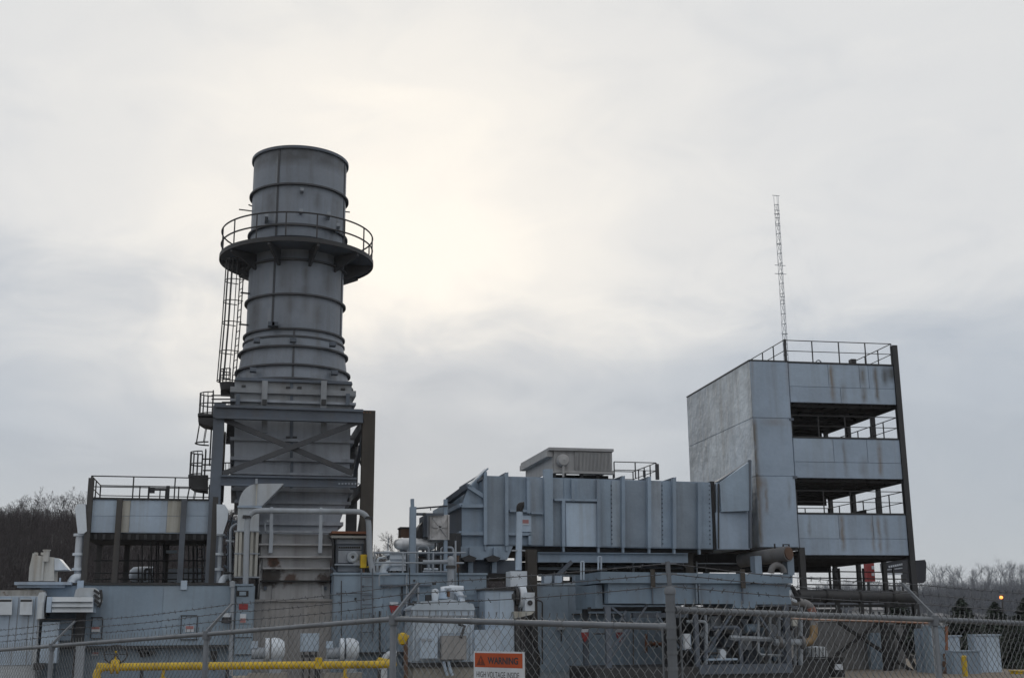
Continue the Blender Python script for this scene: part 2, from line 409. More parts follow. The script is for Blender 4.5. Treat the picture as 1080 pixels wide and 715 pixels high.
# ------------------------------------------------------------------ ground and hills (one sheet)
def sstep(a, b, x):
    t = max(0.0, min(1.0, (x - a) / (b - a))); return t * t * (3 - 2 * t)
def ground_z(l, D):
    z = ZG * sstep(7.5, 15, D)
    ang = l / max(D, 1)
    # wooded hill on the left, running down behind the plant
    ridge = 13.4 - 6.0 * sstep(-0.26, -0.10, ang) - 6.2 * sstep(-0.09, 0.12, ang)
    z += ridge * sstep(66, 150, D) * (1 - 0.25 * sstep(170, 400, D)) * (1 - sstep(0.12, 0.25, ang))
    # lower far hill on the right
    z += (12.2 + 1.0 * math.sin(ang * 17)) * sstep(120, 430, D) * sstep(0.10, 0.28, ang)
    return z
gv = []; gf = []
rad = [0.0, 2.5, 5, 7.5, 9, 10.5, 12, 14, 17, 22, 30, 40, 50, 60, 66, 75, 85, 95, 110, 125, 140, 155, 180, 220, 280, 340, 400, 460, 550, 700, 1000, 1400, 1800]
NA = 160
for r_ in rad[1:]:
    for k in range(NA):
        a = 2 * math.pi * k / NA; l = r_ * math.sin(a); D = r_ * math.cos(a)
        gv.append(lat(l, D, ground_z(l, D) if D > 0 else 0.0))
gv.append(Vector((0, 0, 0)))
for i in range(len(rad) - 2):
    for k in range(NA):
        gf.append((i*NA+k, i*NA+(k+1) % NA, (i+1)*NA+(k+1) % NA, (i+1)*NA+k))
for k in range(NA): gf.append((len(gv)-1, (k+1) % NA, k))
g_ = MB(); g_.v = gv; g_.f = gf
ground = g_.build('ground', 'ground', kind='structure')
ground.data.materials.append(M['litter'])
for p in ground.data.polygons:
    c = p.center
    if (c.x * FH.x + c.y * FH.y) > 68: p.material_index = 1

# ------------------------------------------------------------------ exhaust stack
st = thing('exhaust_stack', 'tall round grey steel exhaust stack with a railed gallery near its top', 'smokestack', (at(312, 600, 50.2).x, 50.2, 3.0))
YC = 50.2
def sx(px, py): return at(px, py, YC).x
SXC = sx(316.8, 200)
RS = (sx(365.5, 195) - sx(267.3, 195)) / 2
def zf(py, r=None): return at(316, py, YC - (RS if r is None else r)).z      # height of a band seen at its front
z_rim, z_r1, z_dk, z_r2, z_r3, z_k = zf(154.5), zf(194.5), zf(249), zf(274), zf(310.5), zf(347)
xb = sx(310, 350); XC = (SXC + xb) / 2
c0 = (XC, YC, 0)
segs = [(z_rim, z_r1), (z_r1, z_dk), (z_dk, z_r2), (z_r2, z_r3), (z_r3, z_k)]
DK, LT = (0.07, 0.07, 0.072), (0.24, 0.26, 0.29)
def _sr(px, za, zb, w, k, rc): return (sx(px, 250), w, zb, za, k, rc)
M['stack'] = paint('stack_paint', (0.195, 0.224, 0.268), streak=0.42, var=0.14, dirt=(0.085, 0.078, 0.07), bump=0.22, rstreak=0.12, rust=0.04, runs=[
    _sr(316, z_rim + .6, z_rim - .9, 9, .75, (0.045, 0.045, 0.047)), _sr(284, z_r1, z_r1 - 1.6, .35, .6, DK), _sr(331, z_r1, z_r1 - 1.2, .25, .55, DK), _sr(352, z_r1, z_r1 - 1.9, .3, .6, DK),
    _sr(298, z_dk - .6, z_r3, .30, .5, DK), _sr(322, z_r2, z_r3 - .9, .22, .6, DK), _sr(345, z_r2, z_r3, .4, .5, DK), _sr(272, z_r3, z_k, .3, .6, DK), _sr(308, z_r3, z_k + .5, .2, .5, DK), _sr(336, z_r3, z_k, .3, .5, DK),
    _sr(289, z_rim - .3, z_r1 - 1.8, .10, .8, LT), _sr(287, z_r2, z_k, .10, .7, LT), _sr(326, z_r3, z_k, .6, .4, LT), _sr(340, z_rim - .6, z_r1, .7, .35, LT), _sr(300, z_r1 - .1, z_dk, .6, .3, LT)])
for a, b in segs:
    MB().lathe(c0, [(RS, b + .03), (RS, a - .03)], 64).build('shell_course', 'stack', st)
    # vertical weld straps with lifting lugs on each course
    for ang in (-119, -21):
        ca, sa = math.cos(R(ang)), math.sin(R(ang))
        p = Vector((XC + (RS + .01) * ca, YC + (RS + .01) * sa, 0))
        MB().bar(p + UZ * (b + .05), p + UZ * (a - .05), 0.085, 0.03, (ca, sa, 0)).build('weld_strap', 'brace', st)
MB().lathe(c0, [(RS - .03, z_rim - 4), (RS - .03, z_rim), (RS + .01, z_rim + .02), (RS + .09, z_rim + .02), (RS + .09, z_rim - .10), (RS, z_rim - .10)], 64).build('rim', 'frame', st)
for z in (z_r1, zf(237), z_r2, z_r3, z_k, z_k - .32):
    MB().lathe(c0, [(RS - .01, z - .04), (RS + .13, z - .04), (RS + .13, z + .03), (RS - .01, z + .03)], 64).build('stiffener_ring', 'brace', st)
for (px, py) in ((318, 204), (281, 231), (317, 226), (356, 241), (346, 229)):
    p = at(px, py, YC - RS * .9); MB().box(p.x-.07, p.x+.07, p.y-.5, p.y+.4, p.z-.07, p.z+.07).build('test_port', 'pipe', st)
for (pa, pb) in (((267, 218), (262, 216)), ((268, 223), (252, 221)), ((363, 223.5), (369, 224))):
    MB().tube([at(*pa, YC), at(*pb, YC)], .03, 5).build('probe', 'dark', st)
# lower round cone with rings
def zf2(py, r): return at(310, py, YC - r).z
cone_px = [(347.5, 50.8), (365, 54), (384.5, 57), (399, 60.5)]
cr = []
for py, hw in cone_px:
    r = sx(310 + hw, py) - sx(310, py); cr.append((r, zf2(py, r)))
for i in range(3):
    MB().lathe((XC, YC, 0), [(cr[i+1][0], cr[i+1][1]), (cr[i][0], cr[i][1])], 64).build('cone_course', 'stack', st)
for r, z in cr[1:]:
    MB().lathe((XC, YC, 0), [(r - .02, z - .035), (r + .14, z - .035), (r + .14, z + .035), (r - .02, z + .035)], 64).build('stiffener_ring', 'brace', st)
for (px, py) in ((271, 359), (309, 359), (351, 363), (267, 390), (306, 391), (353, 393), (286, 342), (290, 342)):
    p = at(px, py, YC - RS - .1); MB().box(p.x-.13, p.x+.13, p.y-.12, p.y+.25, p.z-.08, p.z+.08).build('lifting_lug', 'frame', st)
for i in range(3):
    (ra, za), (rb_, zb_) = cr[i], cr[i+1]
    MB().bar((XC - .1, YC - ra - .02, za), (XC - .1, YC - rb_ - .02, zb_), .08, .05).build('weld_strap', 'brace', st)
# gallery near the top
RD = (sx(395, 262) - sx(232, 262)) / 2 - .05; XD = XC
z_deck = at(313, 251, YC - RD).z
MB().lathe((XD, YC, 0), [(RS + .04, z_deck - .10), (RD, z_deck - .10), (RD, z_deck + .02), (RS + .04, z_deck + .02), (RS + .04, z_deck - .10)], 64).build('gallery_deck', 'frame', st)
MB().lathe((XD, YC, 0), [(RD - .02, z_deck - .14), (RD + .03, z_deck - .14), (RD + .03, z_deck + .05), (RD - .02, z_deck + .05), (RD - .02, z_deck - .14)], 64).build('edge_channel', 'dark', st)
for k in range(10):
    a = 2 * math.pi * (k + .85) / 10; ca, sa = math.cos(a), math.sin(a)
    i_, o_ = RS + .02, RD - .04
    pts = [(XD + i_*ca, YC + i_*sa, z_deck - .12), (XD + o_*ca, YC + o_*sa, z_deck - .12), (XD + o_*ca, YC + o_*sa, z_deck - .25), (XD + i_*ca, YC + i_*sa, z_deck - .80)]
    nrm = Vector((-sa, ca, 0)) * .06
    MB().prism([Vector(q) - nrm for q in pts], nrm * 2).build('bracket', 'brace', st)
GR = RD - .03; HR = 1.12
for hh, nm in ((HR, 'top_rail'), (HR * .5, 'mid_rail')):
    MB().tube([(XD + GR*math.cos(2*math.pi*k/64), YC + GR*math.sin(2*math.pi*k/64), z_deck + hh) for k in range(65)], .035, 6, False).build(nm, 'dark', st)
for k in range(16):
    a = 2 * math.pi * (k + .5) / 16; MB().bar((XD + GR*math.cos(a), YC + GR*math.sin(a), z_deck), (XD + GR*math.cos(a), YC + GR*math.sin(a), z_deck + HR), .055).build('rail_post', 'dark', st)

# square transition casing under the cone
YF = 47.75; YB = 2 * YC - YF
def casing(prof, mat, name, yf=YF, yb=YB):        # prof: (py, pxl, pxr)
    for i in range(len(prof) - 1):
        (a, l0, r0), (b, l1, r1) = prof[i], prof[i+1]
        A, B = at(l0, a, yf), at(r0, a, yf); Cc, Dd = at(l1, b, yf), at(r1, b, yf)
        z0 = (A.z + B.z) / 2; z1 = (Cc.z + Dd.z) / 2
        top = [(A.x, yf, z0), (B.x, yf, z0), (B.x, yb, z0), (A.x, yb, z0)]
        bot = [(Cc.x, yf, z1), (Dd.x, yf, z1), (Dd.x, yb, z1), (Cc.x, yb, z1)]
        MB().add(top + bot, [(0,1,2,3),(7,6,5,4),(0,4,5,1),(1,5,6,2),(2,6,7,3),(3,7,4,0)]).build(name, mat, st)
def rib(py, pl, pr, h=.14, out=.16, mat='casing', yf=YF, yb=YB):
    A, B = at(pl, py, yf), at(pr, py, yf); z = (A.z + B.z) / 2
    mb = MB().box(A.x - out, B.x + out, yf - out, yf + .01, z - h/2, z + h/2)
    mb.box(A.x - out, A.x + .01, yf + .012, yb, z - h/2, z + h/2).box(B.x - .01, B.x + out, yf + .012, yb, z - h/2, z + h/2)
    mb.build('casing_rib', mat, st)
casing([(400, 249, 371), (403, 247, 372)], 'frame', 'top_flange', YF - .15, YB + .15)
M['flange'] = paint('flange_paint', (0.26, 0.28, 0.305), streak=0.4, var=0.16, rstreak=0.15)
casing([(403, 247.5, 371), (429, 247, 371)], 'flange', 'casing_course')
casing([(429, 247.5, 370), (466, 247, 369.5), (485, 247, 369), (517, 248, 368)], 'casing', 'casing_course')
casing([(517, 248, 368), (530, 251, 365.5), (551, 258, 358), (562, 262, 355)], 'casing', 'hopper_course')
for py, l, r_, h in ((413.5, 247, 371, .22), (424.5, 247, 371, .10), (464.5, 247, 369, .13), (485, 247, 369, .13), (500, 248, 368, .1), (517, 248, 368, .13), (530, 251.5, 365.5, .12), (552, 259, 357.5, .14), (562, 262, 355, .12)):
    rib(py, l, r_, h, mat='flange' if h > .2 else 'casing')
for px in (279, 341.5):
    MB().pbox(px - 3, 401.5, px + 3, 430, YF - .36, .19).build('hanger_plate', 'flange', st)
    MB().pbox(px - 3, 441.5, px + 3, 456, YF - .36, .19).build('hanger_plate', 'flange', st)
    MB().pbox(px - 2.4, 421, px + 2.4, 427, YF - .44, .07).build('clevis', 'dark', st)
for px in (251, 367):
    MB().pbox(px - 2, 415, px + 2, 427, YF - .36, .19).build('hanger_plate', 'frame', st)
for py0, py1 in ((402, 413), (417, 423), (430, 464), (467, 484), (487, 516)):
    MB().pbox(306, py0, 309, py1, YF - .05, .04).build('weld_strap', 'frame', st)
for (px, py) in ((257, 407), (304, 408.5), (316, 408.5), (362, 410), (304, 461), (311, 461)):
    MB().pbox(px - 2.2, py - 1, px + 2.2, py + 1, YF - .2, .2).build('lifting_lug', 'dark', st)
# lower inlet section, paler and rusted, and base block
Y2 = 46.6
rustp = [(at(288, 594, Y2), .28, (.14, .06, .03)), (at(287, 607, Y2), .50, (.035, .026, .022)), (at(304, 610, Y2), .34, (.09, .045, .028)), (at(342, 611, Y2), .30, (.06, .035, .025)), (at(281, 611, Y2), .40, (.04, .03, .025))]
M['lower'] = paint('lower_stack_paint', (0.42, 0.425, 0.44), streak=0.42, var=0.12, spots=rustp)
def lower(py0, py1, l, r_, y, mat, name='lower_course'):
    MB().pbox(l, py0, r_, py1, y, YB - y).build(name, mat, st)
for py0, py1, l, r_ in ((563, 573, 276, 352), (573, 586, 275, 351), (586, 598.5, 277, 348), (598.5, 612, 277, 348), (613, 634, 274, 348)):
    lower(py0, py1, l, r_, Y2, 'lower')
for py, l, r_, mm in ((560.5, 279, 349, 'casing'), (574, 273, 351, 'lower'), (587, 272.5, 351, 'lower'), (599, 277, 348, 'lower'), (612.5, 274, 350, 'black')):
    MB().pbox(l, py - .9, r_, py + .9, Y2 - .3, .299).build('lower_rib', mm, st)
for px in (285.5, 338):
    MB().pbox(px - 2, 566, px + 2, 583, Y2 - .22, .2).build('hanger_plate', 'casing', st)
    MB().pbox(px + 1.5, 615, px + 4, 633, Y2 - .1, .098).build('vertical_rib', 'lower', st)
for px in (280, 343):
    MB().pbox(px - 1.5, 618, px + 1.5, 622, Y2 - .1, .098).build('lifting_lug', 'frame', st)
for px in (271.5, 352.5):
    MB().pbox(px - 1.5, 566, px + 1.5, 634, Y2 + .3, .4).build('corner_post', 'dark', st)
bb = thing('foundation_block', 'tan panelled block carrying the pale rusted bottom of the stack', 'plinth', (at(309, 690, 45.7).x, 46, ZG))
a_, b_ = at(266.5, 662, 45.7), at(352.5, 662, 45.7); zt = at(309, 633.5, 45.7).z
MB().box(a_.x, b_.x, 45.7, 52, ZG - .1, zt).build('body', 'tan', bb)
panels(bb, [266.5, 275, 289, 304, 319, 336, 352.5], [634, 660, 716], 45.7, 'tan', .025, .01)
MB().box(a_.x - .05, b_.x + .05, 45.6, 45.72, zt - .02, zt + .06).build('cap_plate', 'tan', bb)

# ------------------------------------------------------------------ frame round the stack
fr = thing('support_frame', 'grey steel portal frame with crossed braces round the lower stack', 'steel frame', (at(306, 612, 47).x, 50, 3.2))
Y1, Y3 = 47.0, 53.4
def X(px, py, Y): return at(px, py, Y).x
xl, xr = X(228, 500, Y1), X(387, 520, Y1)
ztop = at(305, 431.5, Y1).z; zb = ZG; zl2 = at(240, 426.5, Y1).z
def col(x, y, z0, z1, w, d, mat, nm='column'):
    MB().ibeam((x, y, z0), (x, y, z1), w, d, .045, (0, 1, 0)).build(nm, mat, fr)
col(xl, Y1, zb, zl2, .42, .40, 'frame'); col(xr, Y1, zb, ztop + .02, .5, .40, 'brown')
col(xl, Y3, zb, ztop, .42, .40, 'brown'); col(xr, Y3, zb, ztop, .46, .40, 'dark')
MB().box(xl - .23, xr - .25, Y1 - .24, Y1 + .2, at(305, 443.5, Y1).z, ztop).build('top_beam', 'frame', fr)
for py in (432, 443.5):
    z = at(305, py, Y1).z; MB().box(xl - .15, xr - .25, Y1 - .36, Y1 - .25, z - .05, z + .05).build('beam_flange', 'frame', fr)
zm0, zm1 = at(305, 513, Y1).z, at(305, 504, Y1).z
MB().box(xl + .2, xr - .45, Y1 - .2, Y1 + .15, zm0, zm1).build('middle_beam', 'frame', fr)
for z in (zm0, zm1): MB().box(xl + .2, xr - .45, Y1 - .32, Y1 - .21, z - .035, z + .035).build('beam_flange', 'frame', fr)
for (q0, q1) in (((236, 442), (372, 499)), ((235, 500), (383, 443.5))):
    A, B = at(*q0, Y1), at(*q1, Y1); off = 0 if q0[1] < 460 else -.14
    MB().bar((A.x, Y1 + off, A.z), (B.x, Y1 + off, B.z), .12, .20).build('brace', 'brace', fr)
for x, mm in ((xr, 'dark'), (xl, 'brown')):
    MB().box(x - .15, x + .15, Y1 + .21, Y3 - .21, ztop - .5, ztop - .05).build('side_beam', mm, fr)
    MB().box(x - .13, x + .13, Y1 + .21, Y3 - .21, zm0, zm1).build('side_beam', mm, fr)
    MB().bar((x - .1, Y1 + .3, ztop - .6), (x - .1, Y3 - .3, zm1 + .1), .15, .2).build('brace', 'frame', fr)
    MB().bar((x + .1, Y1 + .3, zm1 + .1), (x + .1, Y3 - .3, ztop - .6), .15, .2).build('brace', mm, fr)
    MB().bar((x, Y1 + .3, zm0 - .1), (x, Y3 - .3, 3.4), .15, .2).build('brace', 'frame', fr)
MB().box(xl + .22, xr - .25, Y3 - .15, Y3 + .15, ztop - .5, ztop - .04).build('rear_beam', 'dark', fr)
bolts(MB(), at(356, 510, Y1 - .33), at(380, 510, Y1 - .33), 7).build('gusset_bolts', 'pipe', fr)
bolts(MB(), at(382, 435, Y1 - .36), at(392, 435, Y1 - .36), 3).build('gusset_bolts', 'rusty', fr)

# ------------------------------------------------------------------ caged ladders and landings left of the stack
def landing(parent, px0, px1, py0, py1, Y, d=1.0, mat='dark', rail_py=None):
    A, B = at(px0, py0, Y), at(px1, py1, Y)
    MB().box(A.x, B.x, Y - d/2, Y + d/2, at((px0+px1)/2, py0 + 2, Y).z - .02, A.z).build('landing', mat, parent)
    MB().box(A.x + .06, B.x - .06, Y - d/2 + .06, Y + d/2 - .06, B.z, at((px0+px1)/2, py0 + 2, Y).z - .03).build('landing_beam', mat, parent)
    return A, B
la = thing('caged_ladder', 'dark caged ladder running down the left side of the round stack', 'ladder', at(249, 405, YC))
p0 = Vector((XC - RS - .28, YC - .6, at(258, 276, YC - .6).z)); p1 = at(254.5, 342, YC - .6); p1.x = min(p1.x, XC - RS - .32); p2 = at(246.5, 403, YC - .6)
OUT = Vector((-1, -.35, 0)); SD = Vector((-.35, 1, 0))
ladder(la, p1, p0, SD, 'dark'); ladder(la, p2, p1, SD, 'dark')
cage(la, p1, p0, OUT, SD, 'dark', .36, .9, 7); cage(la, p2, p1, OUT, SD, 'dark', .36, .9, 7)
for z in (p1.z, (p1.z + p0.z)/2):
    MB().bar((XC - RS - .3, YC - .6, z), (XC - RS + .1, YC - .5, z), .06).build('standoff', 'dark', la)
A = at(233, 404, YC - .6); B = at(252, 404, YC - .6)
MB().lathe(((A.x + B.x)/2, YC - .6, A.z), [(.05, -.42), (.36, -.30), (.42, 0), (.05, .02)], 20, cap=True).build('basket_floor', 'dark', la)
for k in range(9):
    a = math.pi * (.5 + k / 8); c = Vector(((A.x + B.x)/2, YC - .6, A.z)); q = Vector((math.cos(a), math.sin(a), 0)) * .42
    MB().bar(c + q, c + q + UZ * .55, .035).build('basket_bar', 'dark', la)
for h in (.28, .55): MB().tube([c + Vector((math.cos(math.pi*(.5+k/8)), math.sin(math.pi*(.5+k/8)), h/.42)) * .42 for k in range(9)], .025, 5).build('basket_hoop', 'dark', la)
MB().box(A.x, XC - RS - .1, YC - .5, YC + .5, A.z - .35, A.z - .25).build('landing', 'dark', la)

for (nm, lab, x0, x1, cag, deck, low, walk, Y) in (
    ('caged_ladder', 'middle ladder cage with dark landing beside the top of the frame column', 209, 224, (415, 438), (438, 448), (449, 468), ((223, 243), (417, 421, 425)), 48.3),
    ('caged_ladder', 'lowest ladder cage with dark landing above the elevated panel box', 199, 216, (477, 502), (502, 516), (516, 529), ((214, 224), (484, 490, 496)), 47.8)):
    t = thing(nm, lab, 'ladder', at((x0+x1)/2, low[1], Y))
    A, B = at(x0, deck[0], Y), at(x1 + 3, deck[1], Y)
    MB().box(A.x, B.x, Y - .5, Y + .6, at(210, deck[0] + 2.5, Y).z, A.z).build('landing', 'dark', t)
    MB().prism([at(x0, deck[0] + 2.5, Y - .5), at(x1 + 3, deck[0] + 2.5, Y - .5), at(x1 + 3, deck[1] + 2, Y - .5), at(x0 + 6, deck[1], Y - .5), at(x0, deck[1] - 4, Y - .5)], (0, 1.0, 0)).build('landing_beam', 'dark', t)
    w = (at(x1, 450, Y).x - A.x) / 2; cx = A.x + w
    def half(z, f=1.0): return [Vector((cx - w * f * math.sin(math.pi*k/8), Y + .5 * math.cos(math.pi*k/8) * -1, z)) + Vector((w * .9, 0, 0)) for k in range(9)]
    zt_, zb_ = at(x0, cag[0], Y).z, A.z
    for z in (zt_, zt_ - .5 * (zt_ - zb_), zb_ + .05): MB().tube(half(z, 1.8), .025, 5).build('cage_hoop', 'dark', t)
    hp = half(0, 1.8)
    for k in range(0, 9, 1):
        MB().bar(hp[k] + UZ * zb_, hp[k] + UZ * zt_, .03).build('cage_bar', 'dark', t)
    zl_ = at(x0, low[1], Y).z
    for k in (1, 3, 5, 7): MB().bar(hp[k] + UZ * (A.z - .4), hp[k] + UZ * zl_ + Vector((-.08, 0, 0)), .03).build('cage_bar', 'dark', t)
    MB().tube([q + UZ * (zl_ + .02) + Vector((-.08, 0, 0)) for q in hp], .03, 5).build('cage_hoop', 'dark', t)
    bx = at(x1 - 2, low[1], Y); tx = at(x1 + 1, cag[0] - 4, Y)
    ladder(t, (tx.x, Y + .3, zl_ - .8), (tx.x, Y + .3, tx.z), (0, 1, 0), 'dark')
    (wx0, wx1), pys = walk
    for py in pys: MB().tube([at(wx0, py, Y), at(wx1, py, Y)], .03, 5).build('walk_rail', 'dark', t)
    MB().pbox(wx1 - 4, deck[0] + 9, wx1 + 12, deck[1] + 12, Y + .6, .6).build('walkway', 'dark', t)
    for px in (238, 241.5, 245): MB().bar(at(px, deck[0] + 8, Y + 1.2), at(px, deck[0] - 14, Y + 1.2), .03).build('walk_post', 'dark', t)
    for py in (deck[0] - 14, deck[0] - 6): MB().tube([at(234, py, Y + 1.2), at(248, py, Y + 1.2)], .025, 5).build('walk_rail', 'dark', t)

# ------------------------------------------------------------------ left: turbine enclosure and what stands on it
en = thing('turbine_enclosure', 'long blue-grey steel enclosure wall on the left carrying the elevated box', 'enclosure', (at(150, 712, 45).x, 47, ZG))
YE = 45.0
ex0, ex1 = X(40, 660, YE), X(247, 660, YE); ez = at(145, 617, YE).z
MB().box(ex0, ex1, YE, YE + 7, at(145, 682, YE).z, ez).build('body', 'wall', en)
MB().box(ex0, ex1, YE + .35, YE + 6.8, ZG - .1, at(145, 682, YE).z - .004).build('base_frame', 'wall', en)
MB().box(ex0 - .05, ex1 + .04, YE - .06, YE + 7.05, ez + .003, ez + .09).build('roof_plate', 'dark', en)
panels(en, [40, 105, 171, 245], [617.5, 680.5], YE, 'wall', .02, .006)
panels(en, [40, 110, 178, 245], [684, 703], YE + .35, 'wall', .02, .008)
MB().pbox(40, 680.6, 245, 683.4, YE - .09, .085).build('sill_channel', 'dark', en)
for (l, t_, r_, b) in ((191, 649, 207.5, 674), (96.5, 651, 107.5, 673)):
    MB().pbox(l, t_, r_, b, YE - .05, .028).build('access_door', 'wall', en)
    for q in ((l - .6, t_ - .6, r_ + .6, t_ + .4), (l - .6, b - .4, r_ + .6, b + .6), (l - .6, t_ + .41, l + .3, b - .41), (r_ - .3, t_ + .41, r_ + .6, b - .41)):
        MB().pbox(*q, YE - .075, .052).build('door_frame', 'dark', en)
def plaque(parent, l, t_, r_, b, Y, split=.62, order='rw', nm='warning_plaque', mix=True):
    m1 = t_ + (b - t_) * split
    o = MB().pbox(l, t_, r_, b, Y - .02, .018).build(nm, 'signwhite', parent)
    if order == 'rw': MB().pbox(l + .4, t_ + .3, r_ - .4, m1, Y - .026, .005).build('red_band', 'faded', o if mix else parent)
    else: MB().pbox(l + .4, m1, r_ - .4, b - .3, Y - .026, .005).build('red_band', 'faded', o if mix else parent)
    return o
plaque(en, 195.5, 659.5, 204.5, 666, YE - .052, .55)
plaque(en, 96.5, 660.5, 105.5, 666, YE - .08, .5)
plaque(en, 97, 687, 104, 691, YE + .28, .6)
m = MB()
for i in range(9):
    c = at(146 + i * 1.7, 686 + (i * 7 % 5), YE + .2); m.tube([c, c + Vector((.12 * math.sin(i), -.25, .1 * math.cos(i)))], .06, 6)
m.build('hose_cluster', 'dark', en)
for px in (84.8, 194):                               # lifting eyes on the roof edge
    c = at(px, 615.5, YE - .1); MB().box(c.x-.11, c.x+.11, c.y, c.y+.05, c.z-.2, c.z+.12).build('lifting_eye', 'pale', en)

# elevated box on legs
eb = thing('elevated_panel_box', 'stained pale panel box raised on dark posts with a railed roof, left of the stack', 'silencer box', (at(160, 614, 47).x, 48.5, ez + .09))
YA, DA = 47.0, 3.2
bx0, bx1 = X(93.5, 545, YA), X(226, 545, YA); bz0, bz1 = at(160, 562, YA).z, at(160, 527, YA).z
M['stained'] = paint('stained_pale_panel', (0.46, 0.46, 0.43), streak=0.6, var=0.12, rstreak=0.3, dirt=(0.17, 0.15, 0.10))
MB().box(bx0, bx1, YA + .03, YA + DA, bz0, bz1).build('body', 'pale', eb)
for (a, b, mm) in ((93.5, 124, 'pale'), (127.5, 137, 'stained'), (137, 176, 'pale'), (176, 192, 'stained'), (195.5, 225.5, 'pale')):
    panels(eb, [a, b], [527.5, 544, 561.5], YA + .03, mm, .025, .008)
MB().box(bx0, bx1 + .1, YA + .05, YA + DA, bz0 - .26, bz0 - .003).build('floor_beam', 'black', eb)
for i in range(14):
    x = bx0 + .3 + i * (bx1 - bx0 - .4) / 14; MB().box(x - .05, x + .05, YA - .02, YA + .04, bz0 - .24, bz0 - .05).build('joist_end', 'dark', eb)
zt_ = at(160, 526.5, YA).z
for px, top in ((94, 504), (125.6, 526), (193.6, 526), (226.5, 524)):
    x = X(px, 545, YA) ; MB().ibeam((x, YA - .12, ez + .09), (x, YA - .12, at(px, top, YA - .12).z), .2, .2, .03, (0, 1, 0)).build('post', 'post' if px != 193.6 else 'frame', eb)
for px in (98, 129, 173, 222):
    x = X(px, 545, YA); MB().ibeam((x, YA + DA - .1, ez + .09), (x, YA + DA - .1, bz0 - .27), .2, .2, .03, (0, 1, 0)).build('post', 'post', eb)
MB().box(bx0 - .1, bx1 + .1, YA - .06, YA + DA + .05, bz1 + .003, bz1 + .06).build('roof_edge', 'dark', eb)
hr = at(160, 503, YA).z - bz1 - .06
rp = [(bx0, YA + DA, bz1 + .06), (bx0, YA, bz1 + .06), (bx1, YA, bz1 + .06), (bx1, YA + DA, bz1 + .06), (bx0, YA + DA, bz1 + .06)]
railing(eb, rp, hr, 1.45, 'dark', .024, False)
for (l, t_, r_, b) in ((157, 514, 163, 519.5), (163, 515, 176, 516.8), (175, 512, 178.6, 526), (155.8, 513, 157.5, 526), (168, 517, 169, 526), (174, 517, 175, 526)):
    MB().pbox(l, t_, r_, b, YA + 1.6, .2).build('damper_drive', 'dark', eb)
# drains/ducts either side
for (lab, pts_top, xs_, cx_) in (('white teardrop vent duct down the left end of the elevated box', [(79, 536), (82, 531.5), (90, 531), (91.5, 560), (88, 562.5), (82, 562.5)], (79.3, 88.2), 84),
                        ('white teardrop vent duct between the elevated box and the stack', [(228.5, 531.5), (237, 532), (241, 538), (240, 548), (235, 563), (228.5, 563)], (225.5, 235.5), 231)):
    t = thing('vent_duct', lab, 'duct', (at(cx_, 612, 46.9).x, 46.9, ez + .09))
    MB().ppoly(pts_top, 46.7, .7).build('hood', 'white', t)
    cx0, cx1 = xs_
    for (a, b) in ((564.5, 583), (584.5, 599), (600.5, 614)):
        sh = -(a - 564) * .055
        A, B = at(cx0 + sh, a, 46.8), at(cx1 + sh, b, 46.8)
        c = ((A.x + at(cx1 + sh, a, 46.8).x) / 2, 47.05); r_ = (at(cx1 + sh, a, 46.8).x - A.x) / 2
        MB().lathe((*c, 0), [(r_, B.z), (r_, A.z)], 20, cap=True).build('pipe_length', 'white', t)
    for py in (563.5, 584, 600):
        sh = -(py - 564) * .055
        c = at((cx0 + cx1) / 2 + sh, py, 46.8); MB().lathe((c.x, 47.05, c.z), [(.05, -.045), (r_ + .09, -.045), (r_ + .09, .045), (.05, .045)], 20).build('flange', 'white', t)
    A = at(cx0 - 5 if cx_ < 100 else cx1 - 2, 609, 46.7)
    MB().tube(route([A + Vector((0, 0, -.25)), A + Vector((.08, .1, .0)), A + Vector((.35, .3, .05))], .12), .14, 10).build('drain_elbow', 'white', t)

# pipes and tank seen between the legs
tk = thing('white_tank', 'white horizontal tank lying on the roof under the elevated box', 'tank', (at(172, 614, 50.9).x, 50.9, ez + .09))
a, b = at(136, 606, 50.9), at(162, 606, 50.9)
MB().lathe((0, 50.9, a.z), [(.01, a.x), (.18, a.x + .03), (.30, a.x + .15), (.33, a.x + .4), (.33, b.x)], 20, 'X', True).build('shell', 'white', tk)
for (l, r_, t_, b_) in ((152, 160.5, 599, 613), (173, 192, 599.5, 613.5), (194, 213, 599, 613)):
    MB().pbox(l, t_, r_, b_, 50.6, .6).build('drum', 'white', tk)
for px in (140, 158, 182, 204): MB().pbox(px - 2, 611, px + 2, 615, 50.8, .4).build('saddle', 'dark', tk)
pr = thing('pipe_rack', 'thin dark pipes and guard rails between the posts of the elevated box', 'pipes', (at(170, 614, 48.6).x, 48.6, ez + .09))
for py in (591, 604, 610.5): MB().tube([at(99, py, 48.6), at(222, py, 48.6)], .03, 6).build('rail', 'dark', pr)
for px, t_ in ((146, 584), (150, 572), (157, 585), (159.5, 570), (162, 592), (165, 568), (167, 568), (173, 566), (199, 575), (204, 575), (208, 575), (213, 572)):
    MB().tube([at(px, t_, 48.75), at(px, 614, 48.75)], .045 if px in (173, 204) else .028, 6).build('riser', 'dark', pr)
MB().pbox(175, 580, 187, 583, 48.9, .2).build('bracket', 'pale', pr)
ladder(pr, at(211.5, 614, 48.9), at(211.5, 570, 48.9), (1, 0, 0), 'pipe', .3, .28)
MB().tube(route([at(153, 612, 48.7), at(153, 600, 48.7), at(158, 600, 48.7), at(160, 609, 48.7)], .08), .05, 6).build('hose', 'dark', pr)

